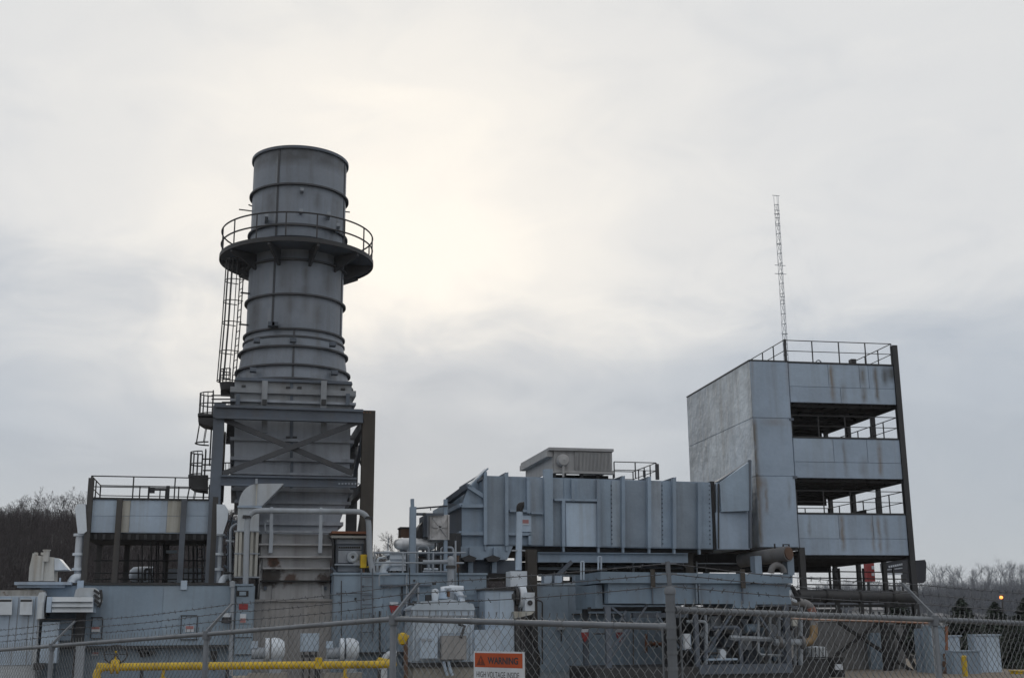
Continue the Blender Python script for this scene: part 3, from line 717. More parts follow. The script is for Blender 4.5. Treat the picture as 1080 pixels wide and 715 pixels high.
# small roof vent + slab
vt = thing('roof_vent', 'small rust-streaked white exhaust hood on a flat slab, far left', 'roof vent', (at(50, 613, 46.2).x, 46.5, at(50, 613, 46.2).z))
M['ventpaint'] = paint('rust_streaked_white', (0.50, 0.50, 0.48), streak=0.5, rstreak=0.75, rust=0.2, dirt=(0.2, 0.13, 0.07), scale=1.6)
MB().ppoly([(35, 585), (57, 587.5), (57, 612.5), (36, 612.5)], 46.2, 1.0).build('body', 'ventpaint', vt)
MB().ppoly([(57.3, 588), (62, 588.5), (72, 600.5), (57.3, 601)], 46.2, 1.0).build('outlet_hood', 'white', vt)
MB().ppoly([(31, 598), (34.5, 583), (36.2, 583.5), (35.7, 612.5), (30, 612.5)], 46.3, .8).build('side_panel', 'ventpaint', vt)
MB().lathe((at(49, 585, 46.1).x, 46.1, 0), [(.10, at(49, 592, 46.1).z), (.11, at(49, 581, 46.1).z), (.14, at(49, 580.5, 46.1).z), (.14, at(49, 579.5, 46.1).z)], 12, cap=True).build('vent_pipe', 'ventpaint', vt)
MB().pbox(44, 586, 46, 612, 46.12, .07).build('downpipe', 'ventpaint', vt)
for l, r_ in ((36, 39), (43, 48)): MB().pbox(l, 582.3, r_, 585, 46.3, .3).build('cap', 'ventpaint', vt)
MB().pbox(62.5, 609, 64, 613, 46.2, .1).build('foot', 'pale', vt)
sl = MB().pbox(15, 613.3, 75, 616.4, 44.6, 2.6); sl.pbox(18, 616.5, 68, 619.5, 44.75, 2.2)
o = sl.build('roof_slab', 'pale', cat='roof slab', label='thin pale roof slab under the small rust-streaked vent hood')

# far-left pale enclosure
fe = thing('switchgear_enclosure', 'pale ribbed metal enclosure with two square hatches at the left edge', 'enclosure', (at(5, 712, 44).x, 45, ZG))
YL = 44.0
fx0, fx1 = X(-70, 660, YL), X(41, 660, YL)
MB().box(fx0, fx1, YL, YL + 4, ZG - .1, at(10, 628, YL).z).build('body', 'offwhite', fe)
M['roughroof'] = paint('weathered_roof_edge', (0.30, 0.30, 0.29), streak=0.6, var=0.3, rust=0.3, scale=2.5)
MB().box(fx0, fx1 + .02, YL + .1, YL + 4, at(10, 628, YL).z + .003, at(10, 622, YL).z).build('roof_edge', 'roughroof', fe)
panels(fe, [-70, -40, -8, 10, 18, 30, 36, 40.5], [628.5, 684.5], YL, 'pale', .04, .02)
panels(fe, [-70, -30, -2, 12, 28, 34], [686, 702], YL, 'pale', .03, .02)
for (l, r_) in ((-2, 13), (20.5, 34.5), (-26, -10)):
    t = MB().prism([at(l, 648.5, YL - .28), at(r_ - .5, 648.5, YL - .28), at(r_ - .5, 647.5, YL - .28), at(l, 647.5, YL - .28)], (0, .2, 0))
    q = [at(l, 648, YL - .3), at(r_ - .8, 648, YL - .3), at(r_, 631, YL - .1), at(l + 1.2, 631, YL - .1)]
    t = MB().prism(q, (0, .055, 0)); t.build('hatch_hood', 'offwhite', fe)
    MB().pbox(l + .6, 632, r_ - 1.5, 647, YL - .14, .09).build('hatch_throat', 'dark', fe)
MB().ppoly([(38, 653), (40, 628), (41.5, 624.5), (46, 624), (47, 627), (45.5, 652)], YL - .5, .5).build('intake_duct', 'offwhite', fe)
MB().pbox(40.5, 634, 44.5, 652, YL - .62, .11).build('intake_cover', 'offwhite', fe)
MB().pbox(35, 699, 46, 706, YL - .3, .28).build('valve_box', 'dark', fe)

# louvred hood
lv = thing('louvre_hood', 'pale blue angled louvre hood of horizontal boards on the enclosure wall', 'louvre', (at(75, 646, 43.6).x, 44.2, at(75, 646, 43.6).z))
YV = 43.6
MB().pbox(54, 629.5, 97.5, 645.5, YV + .05, 1.3).build('body', 'pale', lv)
for i in range(3):
    a = 629.2 + i * 5.5; MB().prism([at(54.6, a, YV + .04), at(98, a, YV + .04), at(98, a + 5, YV - .06), at(54.6, a + 5, YV - .06)], (0, .05, 0)).build('board', 'offwhite', lv)
MB().pbox(49, 629, 54, 645.5, YV - .1, 1.2).build('end_plate', 'pale', lv)
MB().pbox(45, 628, 48.6, 650, YV + .2, 1.0).build('gap_seal', 'black', lv)
MB().ppoly([(78, 629), (80, 621.5), (84, 619.5), (99, 619.5), (105, 624), (106, 634), (103, 638.5), (98.5, 634), (98.5, 629)], YV + .5, .8).build('back_hood', 'offwhite', lv)
for i in range(3):
    MB().bar(at(99, 622 + i * 5, YV + .45), at(105, 626 + i * 5.2, YV + .45), .05, .08).build('back_slat', 'dark', lv)
MB().tube(route([at(106, 622, YV + .6), at(107.2, 632, YV + .6), at(104, 640, YV + .6)], .2), .06, 6).build('seal_edge', 'dark', lv)
un = thing('pipe_stand', 'dark framed bay with an upright pale box below the louvre hood', 'cabinet', (at(65, 712, 44.2).x, 44.3, ZG))
MB().pbox(78, 646, 87, 715, 44.5, .4).build('dark_post', 'dark', un)
MB().pbox(43, 655.5, 61, 699, 44.0, .6).build('box', 'pale', un)
for l, r_ in ((63, 76),): MB().pbox(l, 654, r_, 675, 44.3, .2).build('panel', 'wall', un)
for q in ((46, 652, 79, 653.6), (62, 663, 76, 664), (75.5, 653.8, 77, 677)): MB().pbox(*q, 43.9, .12).build('frame_bar', 'dark', un)
MB().pbox(79, 680, 88, 716, 43.6, .3).build('pedestal', 'pipe', un)
# ------------------------------------------------------------------ in front of the stack
hd = thing('exhaust_elbow_duct', 'pale duct with a quarter-round elbow hood in front of the stack', 'duct', (at(262, 612, 46).x, 46, at(262, 612, 46).z))
YH = 45.9
arc = [(251.5 + 20 * (1 - math.cos(t)), 533 - 23 * math.sin(t)) for t in [math.pi / 2 * k / 8 for k in range(9)]]
MB().ppoly(arc + [(299.5, 509.8), (276.5, 533)], YH, 1.5).build('elbow_hood', 'offwhite', hd)
MB().pbox(250.5, 533.3, 276, 535, YH - .08, 1.65).build('flange', 'pale', hd)
MB().ppoly([(251, 535.2), (273.5, 535.2), (273, 559.5), (250, 559.5)], YH + .02, 1.4).build('upper_duct', 'offwhite', hd)
MB().ppoly([(249.5, 560), (273, 560), (271, 608), (247.5, 608)], YH + .1, 1.3).build('lower_duct', 'stained', hd)
for i, px in enumerate((250, 254, 261, 266, 271.5)):
    MB().bar(at(px, 560.5, YH), at(px - 1.9, 607.5, YH), .10, .16, (0, 1, 0)).build('duct_rib', 'stained', hd)
for py in (560, 583.5, 608.3): MB().pbox(247, py - .7, 274, py + .7, YH - .1, 1.6).build('flange', 'pipe', hd)
MB().pbox(270, 507, 271.2, 533, YH - .06, .055).build('hood_seam', 'stained', hd)
MB().tube([at(270.5, 510, YH - .1), at(270.5, 505, YH - .1)], .05, 6).build('lug', 'pipe', hd)
MB().pbox(256, 543, 261, 545, YH - .1, .11).build('label_plate', 'dark', hd)

gp = thing('overhead_pipe', 'long grey pipe crossing in front of the stack and turning down at both ends', 'pipe', (at(259, 614, 45.3).x, 45.3, at(259, 614, 45.3).z))
YP = 45.3
path = route([at(259, 616, YP), at(261, 538.2, YP), at(388.5, 539.5, YP), at(390, 592, YP), at(394, 606, YP)], .5)
MB().tube(path, .105, 12).build('pipe', 'pipe', gp)
for px, py in ((286.5, 538.4), (338.5, 539)):
    c = at(px, py, YP); MB().lathe((0, YP, c.z), [(.03, c.x - .05), (.14, c.x - .05), (.14, c.x + .05), (.03, c.x + .05)], 14, 'X').build('clamp', 'pipe', gp)
    MB().bar(c - UZ * .05, at(px - .6, 562, YP), .12, .12).build('hanger', 'pipe', gp)
    MB().pbox(px - 2.5, 560, px + 1.4, 583, YP - .1, .2).build('support_post', 'pipe', gp)
for px, py in ((388.8, 546), (260.5, 545)):
    c = at(px, py, YP); MB().lathe((c.x, c.y, c.z), [(.03, -.05), (.16, -.05), (.16, .05), (.03, .05)], 14).build('flange', 'dark', gp)
lt = thing('lamp_bracket', 'small valve bracket with a short upright rod beside the casing', 'bracket', (at(280, 562, 46.2).x, 46.2, at(280, 562, 46.2).z))
MB().tube([at(279.5, 560, 46.2), at(279.5, 549, 46.2)], .05, 6).build('rod', 'pipe', lt)
MB().pbox(281.5, 548, 284.5, 550.5, 46.1, .15).build('head', 'pipe', lt)
ds = thing('small_duct_bits', 'thin dark brackets and conduits between the vent duct and the elbow duct', 'conduits', (at(243, 612, 46.9).x, 46.9, ez))
for a, b in (((240, 549), (250, 550)), ((236, 566), (248, 567)), ((239, 575), (247, 590)), ((241, 560), (241, 612)), ((244.5, 545), (244, 612)), ((236, 596), (247, 603)), ((238, 585), (247, 583))):
    MB().tube([at(*a, 46.9), at(*b, 46.9)], .055, 6).build('conduit', 'frame', ds)
MB().pbox(238, 578, 246, 612, 47.4, .4).build('backing_box', 'dark', ds)

cb = thing('control_cabinet', 'upright grey-green cabinet with two red labels left of the foundation block', 'cabinet', (at(257, 712, 44.9).x, 45.3, ZG))
YK = 44.9
MB().pbox(247.5, 617.5, 267, 712, YK, 2.2).build('body', 'wall2', cb)
MB().pbox(247, 615.5, 267.5, 617.4, YK - .06, 2.3).build('lid', 'wall2', cb)
panels(cb, [248.5, 266.5], [618.5, 640, 658, 690], YK, 'wall2', .03, .012)
MB().pbox(249.5, 622.6, 262, 628.6, YK - .06, .03).build('grille_frame', 'black', cb)
MB().pbox(252.5, 623.6, 259.5, 627.6, YK - .07, .01).build('grille', 'wall2', cb)
MB().pbox(252, 636.5, 261.5, 642.5, YK - .06, .028).build('red_label', 'red', cb)
plaque(cb, 253, 647, 259.5, 656.5, YK - .034, .5, 'wr')
for py in (672, 690): MB().pbox(248, py - .5, 266, py + .5, YK - .05, .019).build('seam_strip', 'dark', cb)
MB().tube([at(245.5, 617, YK - .1), at(242.5, 712, YK - .1)], .07, 8).build('conduit', 'pipe', cb)
MB().lathe((at(245, 616, YK - .1).x, YK - .1, at(245, 616, YK).z), [(.01, .12), (.1, .1), (.1, -.1), (.01, -.1)], 10).build('vent_cap', 'pipe', cb)
lm = thing('flood_lamp', 'small white-capped black flood lamp on the conduit by the cabinet', 'lamp', at(239, 653, 44.6))
MB().lathe(at(239, 650.5, 44.6), [(.02, .16), (.13, .13), (.13, 0), (.02, -.01)], 12).build('cap', 'white', lm)
MB().lathe(at(239, 652.4, 44.6), [(.02, .07), (.17, .05), (.18, -.14), (.02, -.16)], 12).build('housing', 'signblack', lm)
MB().bar(at(239.5, 650.5, 44.7), at(243, 650.5, 44.75), .05).build('arm', 'dark', lm)

# air cooler shed right of the stack
ac = thing('cooler_shed', 'open grey shed with an orange-edged roof and a round fan beside the stack', 'shed', (at(369, 605, 46).x, 46.5, at(369, 605, 46).z))
YS = 46.0
A, B = at(350, 561.5, YS - .4), at(389.5, 562.5, YS - .4)
MB().box(A.x, B.x, YS - .4, YS + 2.5, A.z - .03, A.z + .06).build('roof_sheet', 'orange', ac)
MB().box(A.x, B.x, YS - .25, YS + 2.4, A.z - .18, A.z - .09).build('roof_rail', 'stained', ac)
for px in (351.5, 357, 372, 385): MB().pbox(px - .7, 564, px + .7, 605 if px in (351.5, 385) else 568, YS - .1, .15).build('post', 'dark', ac)
MB().pbox(355, 568.5, 384, 573, YS + .05, 1.5).build('header', 'casing', ac)
MB().pbox(354.5, 573.2, 383, 604.5, YS + .1, 1.5).build('body', 'frame', ac)
panels(ac, [356, 381.5], [575, 580, 594, 603], YS + .1, 'casing', .05, .02)
bolts(MB(), at(357, 577, YS + .03), at(380, 577, YS + .03), 10, .035).build('bolt_row', 'dark', ac)
c = at(371.5, 587.5, YS)
MB().lathe((c.x, 0, c.z), [(.06, YS - .22), (.15, YS - .25), (.21, YS - .22), (.23, YS - .05), (.23, YS + .04)], 20, 'Y').build('fan_ring', 'pipe', ac)
MB().lathe((c.x, 0, c.z), [(.01, YS - .2), (.09, YS - .2), (.09, YS + .03)], 12, 'Y').build('fan_hub', 'dark', ac)
MB().pbox(373, 590.5, 380, 594.5, YS - .2, .2).build('motor_foot', 'casing', ac)
MB().pbox(353, 594.5, 384, 595.8, YS - .3, .33).build('shelf', 'pipe', ac)
yb = thing('yellow_valve_box', 'small yellow gas box on the enclosure roof near the ladder', 'gas box', (at(383.5, 604, 45.5).x, 45.6, at(383.5, 604, 45.5).z))
MB().pbox(380.5, 584.5, 386.5, 598.5, 45.5, .35).build('box', 'yellow', yb)
MB().pbox(381.7, 586, 385.3, 592, 45.47, .028).build('door', 'yellow', yb)
MB().tube(route([at(386.5, 586, 45.6), at(391, 586, 45.6), at(392, 596, 45.6), at(387, 598, 45.6)], .1), .035, 6).build('gas_pipe', 'yellow', yb)
MB().bar(at(383.5, 598.5, 45.65), at(383.5, 605.5, 45.65), .07).build('stand', 'rusty', yb)

# middle enclosure with ladder
me_ = thing('generator_enclosure', 'blue-grey enclosure wall right of the stack with an access ladder and one red sign', 'enclosure', (at(415, 712, 45.2).x, 47, ZG))
YM = 45.2
mx0, mx1 = X(351, 655, YM), X(513, 655, YM); mz = at(415, 606, YM).z
MB().box(mx0, mx1, YM, YM + 6, at(415, 688, YM).z, mz).build('body', 'wall2', me_)
MB().box(mx0, mx1, YM + .3, YM + 6, ZG - .1, at(415, 688, YM).z - .003).build('base_frame', 'wall2', me_)
MB().box(mx0 - .04, mx1 + .04, YM - .07, YM + 6.05, mz + .003, mz + .08).build('roof_plate', 'wall2', me_)
panels(me_, [352, 381, 404, 426, 441, 480, 512], [608, 628, 650, 687], YM, 'wall2', .022, .008)
panels(me_, [355, 395, 430], [689, 706], YM + .3, 'wall2', .02, .01)
MB().pbox(352, 687, 512, 688.5, YM - .08, .075).build('sill_channel', 'dark', me_)
MB().pbox(402, 616, 455, 618, YM - .2, .17).build('conduit_tray', 'frame', me_)
MB().bar(at(441, 618.5, YM - .12), at(423, 648, YM - .12), .14, .1).build('brace', 'frame', me_)
for px, t_, b in ((400.5, 644, 700), (424, 618, 634), (440.5, 618, 630), (393.5, 648, 668)): MB().tube([at(px, t_, YM - .08), at(px, b, YM - .08)], .035, 6).build('conduit', 'dark', me_)
MB().pbox(408, 660, 418, 684, YM - .06, .033).build('access_door', 'wall2', me_)
o = MB().pbox(411, 634.5, 420, 638, YM - .09, .05).build('warning_plaque', 'signwhite', me_)
MB().ppoly([(410.5, 638.2), (420.5, 638.2), (419, 646), (416, 649), (412.5, 645)], YM - .09, .05).build('red_sign', 'red', me_)
ladder(me_, at(387, 676, YM - .2), at(387, 599, YM - .2), (1, 0, 0), 'frame', .42, .30)
for px, py in ((383, 618), (437, 612), (375, 631), (365, 655)): MB().pbox(px - 1, py - 1, px + 1, py + 1, YM - .06, .035).build('lifting_lug', 'dark', me_)

rl = thing('roof_railing', 'pale grey guard rail along the enclosure roof between ladder and duct', 'railing', (at(440, 605, YM + .3).x, YM + .3, mz + .08))
for px in (395, 425, 457, 479): MB().pbox(px - .8, 582.5, px + .8, 605.5, YM + .25, .07).build('rail_post', 'pipe', rl)
for py, l, r_ in ((582.5, 394, 491), (593.2, 394, 489), (602.5, 446, 475)): MB().tube([at(l, py, YM + .3), at(r_, py + .3, YM + .3)], .035, 8).build('rail', 'pipe', rl)

lb = thing('louvre_box', 'square white louvred box on short legs on the enclosure roof', 'louvre', (at(419, 604, 46).x, 46.3, mz + .08))
MB().pbox(411.5, 583.5, 428, 601, 46.0, .8).build('body', 'white', lb)
for py in (583.3, 589, 595.5, 601): MB().pbox(411, py - .5, 428.3, py + .5, 45.92, .075).build('slat', 'white', lb)
for px in (413, 419, 426): MB().pbox(px - .6, 601.5, px + .6, 606, 46.05, .1).build('leg', 'dark', lb)
ep = thing('elbow_pipe', 'white pipe elbow beside the louvred box', 'pipe', (at(403, 605, 45.9).x, 45.9, mz + .08))
MB().tube(route([at(403.5, 606, 45.9), at(403.5, 596, 45.9), at(412, 594, 45.9)], .28), .14, 12).build('pipe', 'white', ep)
MB().lathe(at(403.5, 603.5, 45.9), [(.05, -.04), (.2, -.04), (.2, .04), (.05, .04)], 14).build('flange', 'white', ep)
ht = thing('silver_tank', 'long silver horizontal vessel with domed ends behind the steel post', 'tank', (at(437, 605, 47).x, 47, mz + .08))
a, b = at(415, 573.5, 47), at(461, 573.5, 47); rr = .24
MB().lathe((0, 47, a.z), [(.01, a.x), (rr*.6, a.x + .05), (rr*.9, a.x + .16), (rr, a.x + .35), (rr, b.x - .35), (rr*.9, b.x - .16), (rr*.6, b.x - .05), (.01, b.x)], 24, 'X').build('shell', 'silver', ht)
for px in (424, 452): MB().pbox(px - 2, 579, px + 2, 606, 46.9, .25).build('saddle', 'frame', ht)
for px in (424, 437, 452): c = at(px, 573.5, 47); MB().lathe((0, 47, c.z), [(rr, c.x - .04), (rr + .012, c.x - .04), (rr + .012, c.x + .04), (rr, c.x + .04)], 24, 'X').build('band', 'silver', ht)
ms = thing('machinery_cluster', 'dark pipework and valves crowded under the silver vessel', 'machinery', (at(450, 605, 47.2).x, 47.2, mz + .08))
rnd = random.Random(5)
for i in range(16):
    px = 441 + rnd.random() * 42; py = 586 + rnd.random() * 14; c = at(px, py, 47.3 + rnd.random())
    MB().tube([c - UZ * .4, c + UZ * (.2 + .3 * rnd.random())], .05 + .05 * rnd.random(), 8).build('valve_stem', 'dark' if i % 3 else 'rusty', ms)
for py in (585, 590, 598): MB().tube([at(440, py, 47.6), at(482, py, 47.6)], .06, 8).build('header_pipe', 'frame', ms)
MB().pbox(451, 580, 463, 606, 47.5, .5).build('column_box', 'wall2', ms)
MB().pbox(463, 562, 486, 606, 48.6, .6).build('backing_box', 'dark', ms)
for l, r_ in ((441, 449), (466, 476)): MB().pbox(l, 588, r_, 602, 47.1, .4).build('pump_body', 'dark', ms)
MB().pbox(394, 592, 408, 596, 46.5, .3).build('white_duct', 'white', ms)
MB().lathe(at(408, 583.5, 46.4), [(.02, .12), (.16, .08), (.16, -.08), (.02, -.1)], 14).build('dome_lamp', 'white', ms)
MB().tube([at(408.5, 605, 46.5), at(409.5, 567, 46.5)], .025, 6).build('rod', 'pipe', ms)

def hpost(name, lab, px0, px1, t_, b, Y, mat):
    A = at(px0, (t_+b)/2, Y); B = at(px1, (t_+b)/2, Y); x = (A.x + B.x)/2; w = B.x - A.x
    o = thing(name, lab, 'steel post', (x, Y + w/2, at(px0, b, Y).z))
    MB().ibeam((x, Y + w/2, at(px0, b, Y).z), (x, Y + w/2, at(px0, t_, Y).z), w, w, .03, (0, 1, 0)).build('column', mat, o)
    return o
o = hpost('steel_post', 'twin pale steel H posts with a cross bar left of the big duct', 432.3, 438.8, 534, 606, 45.9, 'duct')
MB().ibeam(at(435.6, 560, 46.35), at(434.8, 526, 46.35), .13, .13, .02, (0, 1, 0)).build('tall_post', 'duct', o)
MB().bar(at(439, 542, 46.1), at(468, 542.5, 46.1), .09, .1).build('cross_bar', 'frame', o)
MB().tube([at(439, 536, 46.1), at(472, 533.4, 46.1)], .035, 6).build('cable', 'billboard', o)
MB().ibeam(at(469.8, 606, 46.3), at(469.8, 526.5, 46.3), .14, .14, .02, (0, 1, 0)).build('rear_post', 'duct', o)
MB().bar(at(454, 534, 46.08), at(454.3, 538, 46.08), .03).build('tie', 'dark', o)
MB().pbox(446, 540.5, 449, 543.5, 46.0, .1).build('clamp', 'dark', o)
ib = thing('inlet_box', 'weathered pale square box with a ribbed face beside the duct end', 'duct box', (at(462, 569, 46.2).x, 46.8, at(462, 569, 46.2).z))
M['boxpaint'] = paint('weathered_box_paint', (0.42, 0.42, 0.43), streak=0.5, var=0.35, rust=0.12, scale=2.5)
MB().pbox(453.5, 542.5, 474, 569, 46.2, 1.6).build('body', 'boxpaint', ib)
for l, r_, mm in ((446.8, 450, 'frame'), (450.3, 453.2, 'casing')): MB().pbox(l, 543.5, r_, 566, 46.6, 1.2).build('flange_plate', mm, ib)
for q0, q1 in (((456, 545), (472, 566)), ((456, 566), (472, 545)), ((456, 555.5), (472, 555.5))): MB().bar(at(*q0, 46.18), at(*q1, 46.18), .05, .06).build('face_rib', 'boxpaint', ib)
for px in (454.3, 473.2): MB().pbox(px - .7, 542.7, px + .7, 568.8, 46.12, .078).build('face_frame', 'boxpaint', ib)
sc_ = [(446, 569), (440.5, 567), (440.5, 560), (442, 555), (445, 551), (446.5, 550)]
MB().ppoly(sc_, 46.9, .9).build('round_scroll', 'dark', ib)
rb = thing('rust_box', 'small rust-brown open box on the skyline left of the scroll', 'box', (at(427, 569, 48).x, 48, at(427, 569, 48).z - .6))
MB().pbox(422.5, 557, 433, 569, 48, .7).build('body', 'rusty', rb); MB().pbox(422, 555.5, 433.5, 557, 47.95, .8).build('lid', 'dark', rb)
MB().pbox(424, 569, 431, 606, 48.2, .3).build('stand', 'dark', rb)

# transformer-like cabinet with sloping lid
tf = thing('oil_cabinet', 'streaked white cabinet with a sloping lid topped by pipes and valves, behind the fence', 'cabinet', (at(467, 708, 43).x, 43.8, ZG))
YT = 43.0
M['cabpaint'] = paint('streaked_white_cabinet', (0.43, 0.505, 0.59), streak=0.3, rstreak=0.2, var=0.1, rust=0.03, dirt=(0.24, 0.24, 0.24))
MB().pbox(435, 642.5, 500, 698, YT, 2.0).build('body', 'cabpaint', tf)
MB().ppoly([(434, 641), (446, 634), (475, 631.5), (499, 636.5), (501, 641.5), (501, 643), (434, 643)], YT - .06, 2.1).build('lid', 'cabpaint', tf)
for px in (436.5, 463.5, 480, 497): MB().pbox(px - .9, 644, px + .9, 697, YT - .06, .058).build('vertical_rib', 'cabpaint', tf)
MB().pbox(435, 648.5, 500, 649.7, YT - .085, .083).build('top_rail', 'casing', tf)
panels(tf, [437.5, 462.5], [650, 697], YT, 'cabpaint', .03, .02); panels(tf, [465, 479, 496], [650, 668], YT, 'cabpaint', .03, .02)
MB().pbox(443.5, 671.5, 461.5, 694, YT - .3, .24).build('meter_box', 'pale', tf)
MB().pbox(465.5, 670, 492, 695.5, YT - .42, .38).build('junction_box', 'tan', tf)
MB().pbox(466.3, 671, 491.2, 694.7, YT - .45, .028).build('junction_door', 'tan', tf)
for px in (447, 453.5): MB().pbox(px - 2, 673, px + 2, 676, YT - .33, .028).build('meter', 'pipe', tf)
MB().pbox(433, 698.5, 503, 703, YT - .1, 2.2).build('base_channel', 'dark', tf)
MB().pbox(436, 703.2, 500, 716, YT, 2.0).build('plinth', 'concrete', tf)
for (l, t_, r_, b, mm) in ((441, 619, 442.2, 634, 'pipe'), (456.5, 621, 461.5, 632, 'white'), (457, 614, 460, 616.5, 'dark'), (463, 623, 472, 631, 'pale'), (471, 623, 474.5, 629, 'rusty'), (449.5, 627, 455, 633.5, 'dark'), (479.5, 636, 482.5, 639, 'rusty'), (436, 633.5, 439.5, 635.5, 'dark'), (431, 636.5, 437, 638, 'dark')):
    MB().pbox(l, t_, r_, b, YT + .5, .28).build('fitting', mm, tf)
MB().lathe(at(459, 627, YT + .45), [(.02, .22), (.12, .18), (.14, 0), (.11, -.2), (.02, -.22)], 12).build('valve_body', 'white', tf)
MB().tube(route([at(466, 622, YT + .8), at(476.5, 620.5, YT + .8), at(485.5, 621, YT + .8), at(487.5, 637, YT + .8)], .42), .125, 12).build('breather_pipe', 'white', tf)
for px, py in ((487.2, 628.5), (472, 621)): MB().lathe(at(px, py, YT + .8), [(.05, -.035), (.18, -.035), (.18, .035), (.05, .035)], 12).build('flange', 'pipe', tf)
MB().tube([at(486, 672, YT - .5), at(490, 660, YT - .3), at(484, 658, YT - .1)], .05, 8).build('handle', 'dark', tf)
for px in (468, 473): MB().tube(route([at(px, 697, YT - .3), at(px + 1, 704, YT - .3), at(px + 4, 712, YT - .3)], .2), .06, 8).build('conduit', 'pale', tf)
bv = thing('riser_pipe', 'pale capped riser pipe standing behind the streaked cabinet', 'pipe', (at(475.5, 640, 44.6).x, 44.6, ZG))
MB().tube([at(475, 700, 44.7), at(475.5, 590, 44.7)], .14, 14).build('pipe', 'pipe', bv)
MB().lathe(at(475.5, 589.5, 44.7), [(.14, -.05), (.13, .02), (.08, .1), (.01, .12)], 14).build('cap', 'pipe', bv)
MB().lathe(at(475.5, 597.5, 44.7), [(.05, -.06), (.19, -.06), (.19, .05), (.05, .05)], 14).build('flange', 'dark', bv)
MB().tube([at(446, 592.6, 44.7), at(475, 592.2, 44.7)], .08, 8).build('branch', 'pipe', bv)

wc = thing('white_cabinet', 'tall plain pale blue cabinet with a dark lid right of the streaked one', 'cabinet', (at(526, 708, 43.8).x, 44.4, ZG))
MB().pbox(511.5, 622.5, 542.5, 712, 43.8, 1.8).build('body', 'pale', wc)
MB().pbox(510.5, 620, 543.5, 622.3, 43.72, 1.95).build('lid', 'dark', wc)
panels(wc, [512.5, 526.5, 541.8], [624, 660, 710], 43.8, 'pale', .025, .008)
gb = thing('galvanised_box', 'low rounded galvanised steel box in front of the pale blue cabinet', 'box', (at(513, 708, 42.8).x, 43.2, ZG))
MB().ppoly([(500.5, 688), (500.5, 666), (502, 663.8), (526, 663.8), (528, 666), (528, 688)], 42.9, .7).build('body', 'pale', gb)
for px in (503, 525): MB().pbox(px - 1.2, 688.2, px + 1.2, 716, 43.0, .15).build('leg', 'galv', gb)

# vent stack and blower on the brown column
xp = thing('exhaust_pipe', 'slim pale exhaust pipe with a black curved cap above a white box', 'exhaust pipe', (at(547.5, 640, 44.2).x, 44.2, at(547, 640, 44.2).z))
MB().tube([at(546.8, 601, 44.2), at(548, 537, 44.2)], .12, 14).build('pipe', 'pale', xp)
MB().tube(route([at(548, 539.5, 44.2), at(548, 532.5, 44.2), at(552, 533, 44.2)], .12), [.13]*8 + [.15], 12).build('cap', 'black', xp)
MB().pbox(538.5, 602, 556, 618.5, 44.0, .8).build('box', 'white', xp)
MB().pbox(540, 579.5, 554, 581, 44.1, .1).build('bracket_bar', 'pipe', xp)
c = at(549.5, 629, 43.9)
MB().lathe((0, 43.95, c.z), [(.05, c.x - .10), (.40, c.x - .08), (.42, c.x), (.40, c.x + .16), (.05, c.x + .2)], 24, 'X').build('fan_drum', 'white', xp)
MB().lathe((0, 43.95, c.z), [(.05, c.x - .24), (.33, c.x - .22), (.35, c.x - .14), (.05, c.x - .12)], 20, 'X').build('fan_flange', 'dark', xp)
MB().lathe((0, 43.95, c.z), [(.05, c.x - .4), (.2, c.x - .38), (.22, c.x - .25), (.05, c.x - .24)], 16, 'X').build('motor', 'dark', xp)
MB().pbox(553.8, 624.5, 564, 644, 43.5, .5).build('gauge_box', 'white', xp)
c = at(559, 635.5, 43.48); MB().lathe((c.x, 0, c.z), [(.01, 43.45), (.095, 43.45), (.095, 43.499)], 16, 'Y').build('gauge', 'signblack', xp)
MB().ppoly([(542, 644.5), (564, 644.5), (560, 648), (543, 652)], 43.5, .6).build('shelf', 'stained', xp)
for l, r_ in ((544, 549), (550, 552)): MB().pbox(l, 652, r_, 716, 43.7, .2).build('stand', 'dark', xp)

for lab, l, r_, t_, b, Y in (('brown weathered column under the left end of the big duct', 557, 567, 579, 716, 46.0), ('brown weathered column under the right part of the big duct', 725.5, 733.5, 579, 716, 49.6)):
    o = hpost('duct_column', lab, l, r_, t_, b, Y, 'brown'); o['category'] = 'steel column'
MB().pbox(556, 655, 566, 716, 45.6, .35).build('cover', 'dark', thing('cable_riser', 'dark cable trunking bundled at the foot of the brown column', 'cables', (at(561, 712, 45.6).x, 45.7, ZG)))

# two blowers and a panel in front of the foundation block
def blower(cx, cy, lab):
    Y = 42.6; t = thing('blower', lab, 'blower', (at(cx, 708, Y).x, Y, ZG))
    c = at(cx, cy, Y)
    MB().lathe((0, Y, c.z), [(.05, c.x - .26), (.40, c.x - .25), (.40, c.x - .12), (.05, c.x - .10)], 24, 'X').build('inlet_wheel', 'white', t)
    MB().lathe((0, Y, c.z), [(.05, c.x - .06), (.38, c.x - .05), (.41, c.x + .05), (.38, c.x + .24), (.28, c.x + .38), (.05, c.x + .42)], 24, 'X').build('scroll', 'white', t)
    MB().tube([Vector((c.x - .7, Y, c.z - .1)), Vector((c.x - .26, Y, c.z - .1))], .19, 14).build('motor', 'pipe', t)
    MB().box(c.x - .75, c.x - .3, Y - .2, Y + .2, c.z - .42, c.z - .3).build('motor_bed', 'pipe', t)
    MB().box(c.x - .1, c.x + .3, Y - .3, Y + .3, c.z - .75, c.z - .3).build('pedestal', 'pipe', t)
    MB().box(c.x - .8, c.x + .5, Y - .4, Y + .4, ZG - .05, c.z - .75).build('skid', 'concrete', t)
    MB().box(c.x - .72, c.x - .5, Y - .15, Y + .15, c.z + .06, c.z + .3).build('terminal_box', 'pale', t)
    return t
blower(287.5, 685, 'white round blower with its motor in front of the tan block, left one')
blower(366, 685, 'white round blower with its motor at the right edge of the tan block')
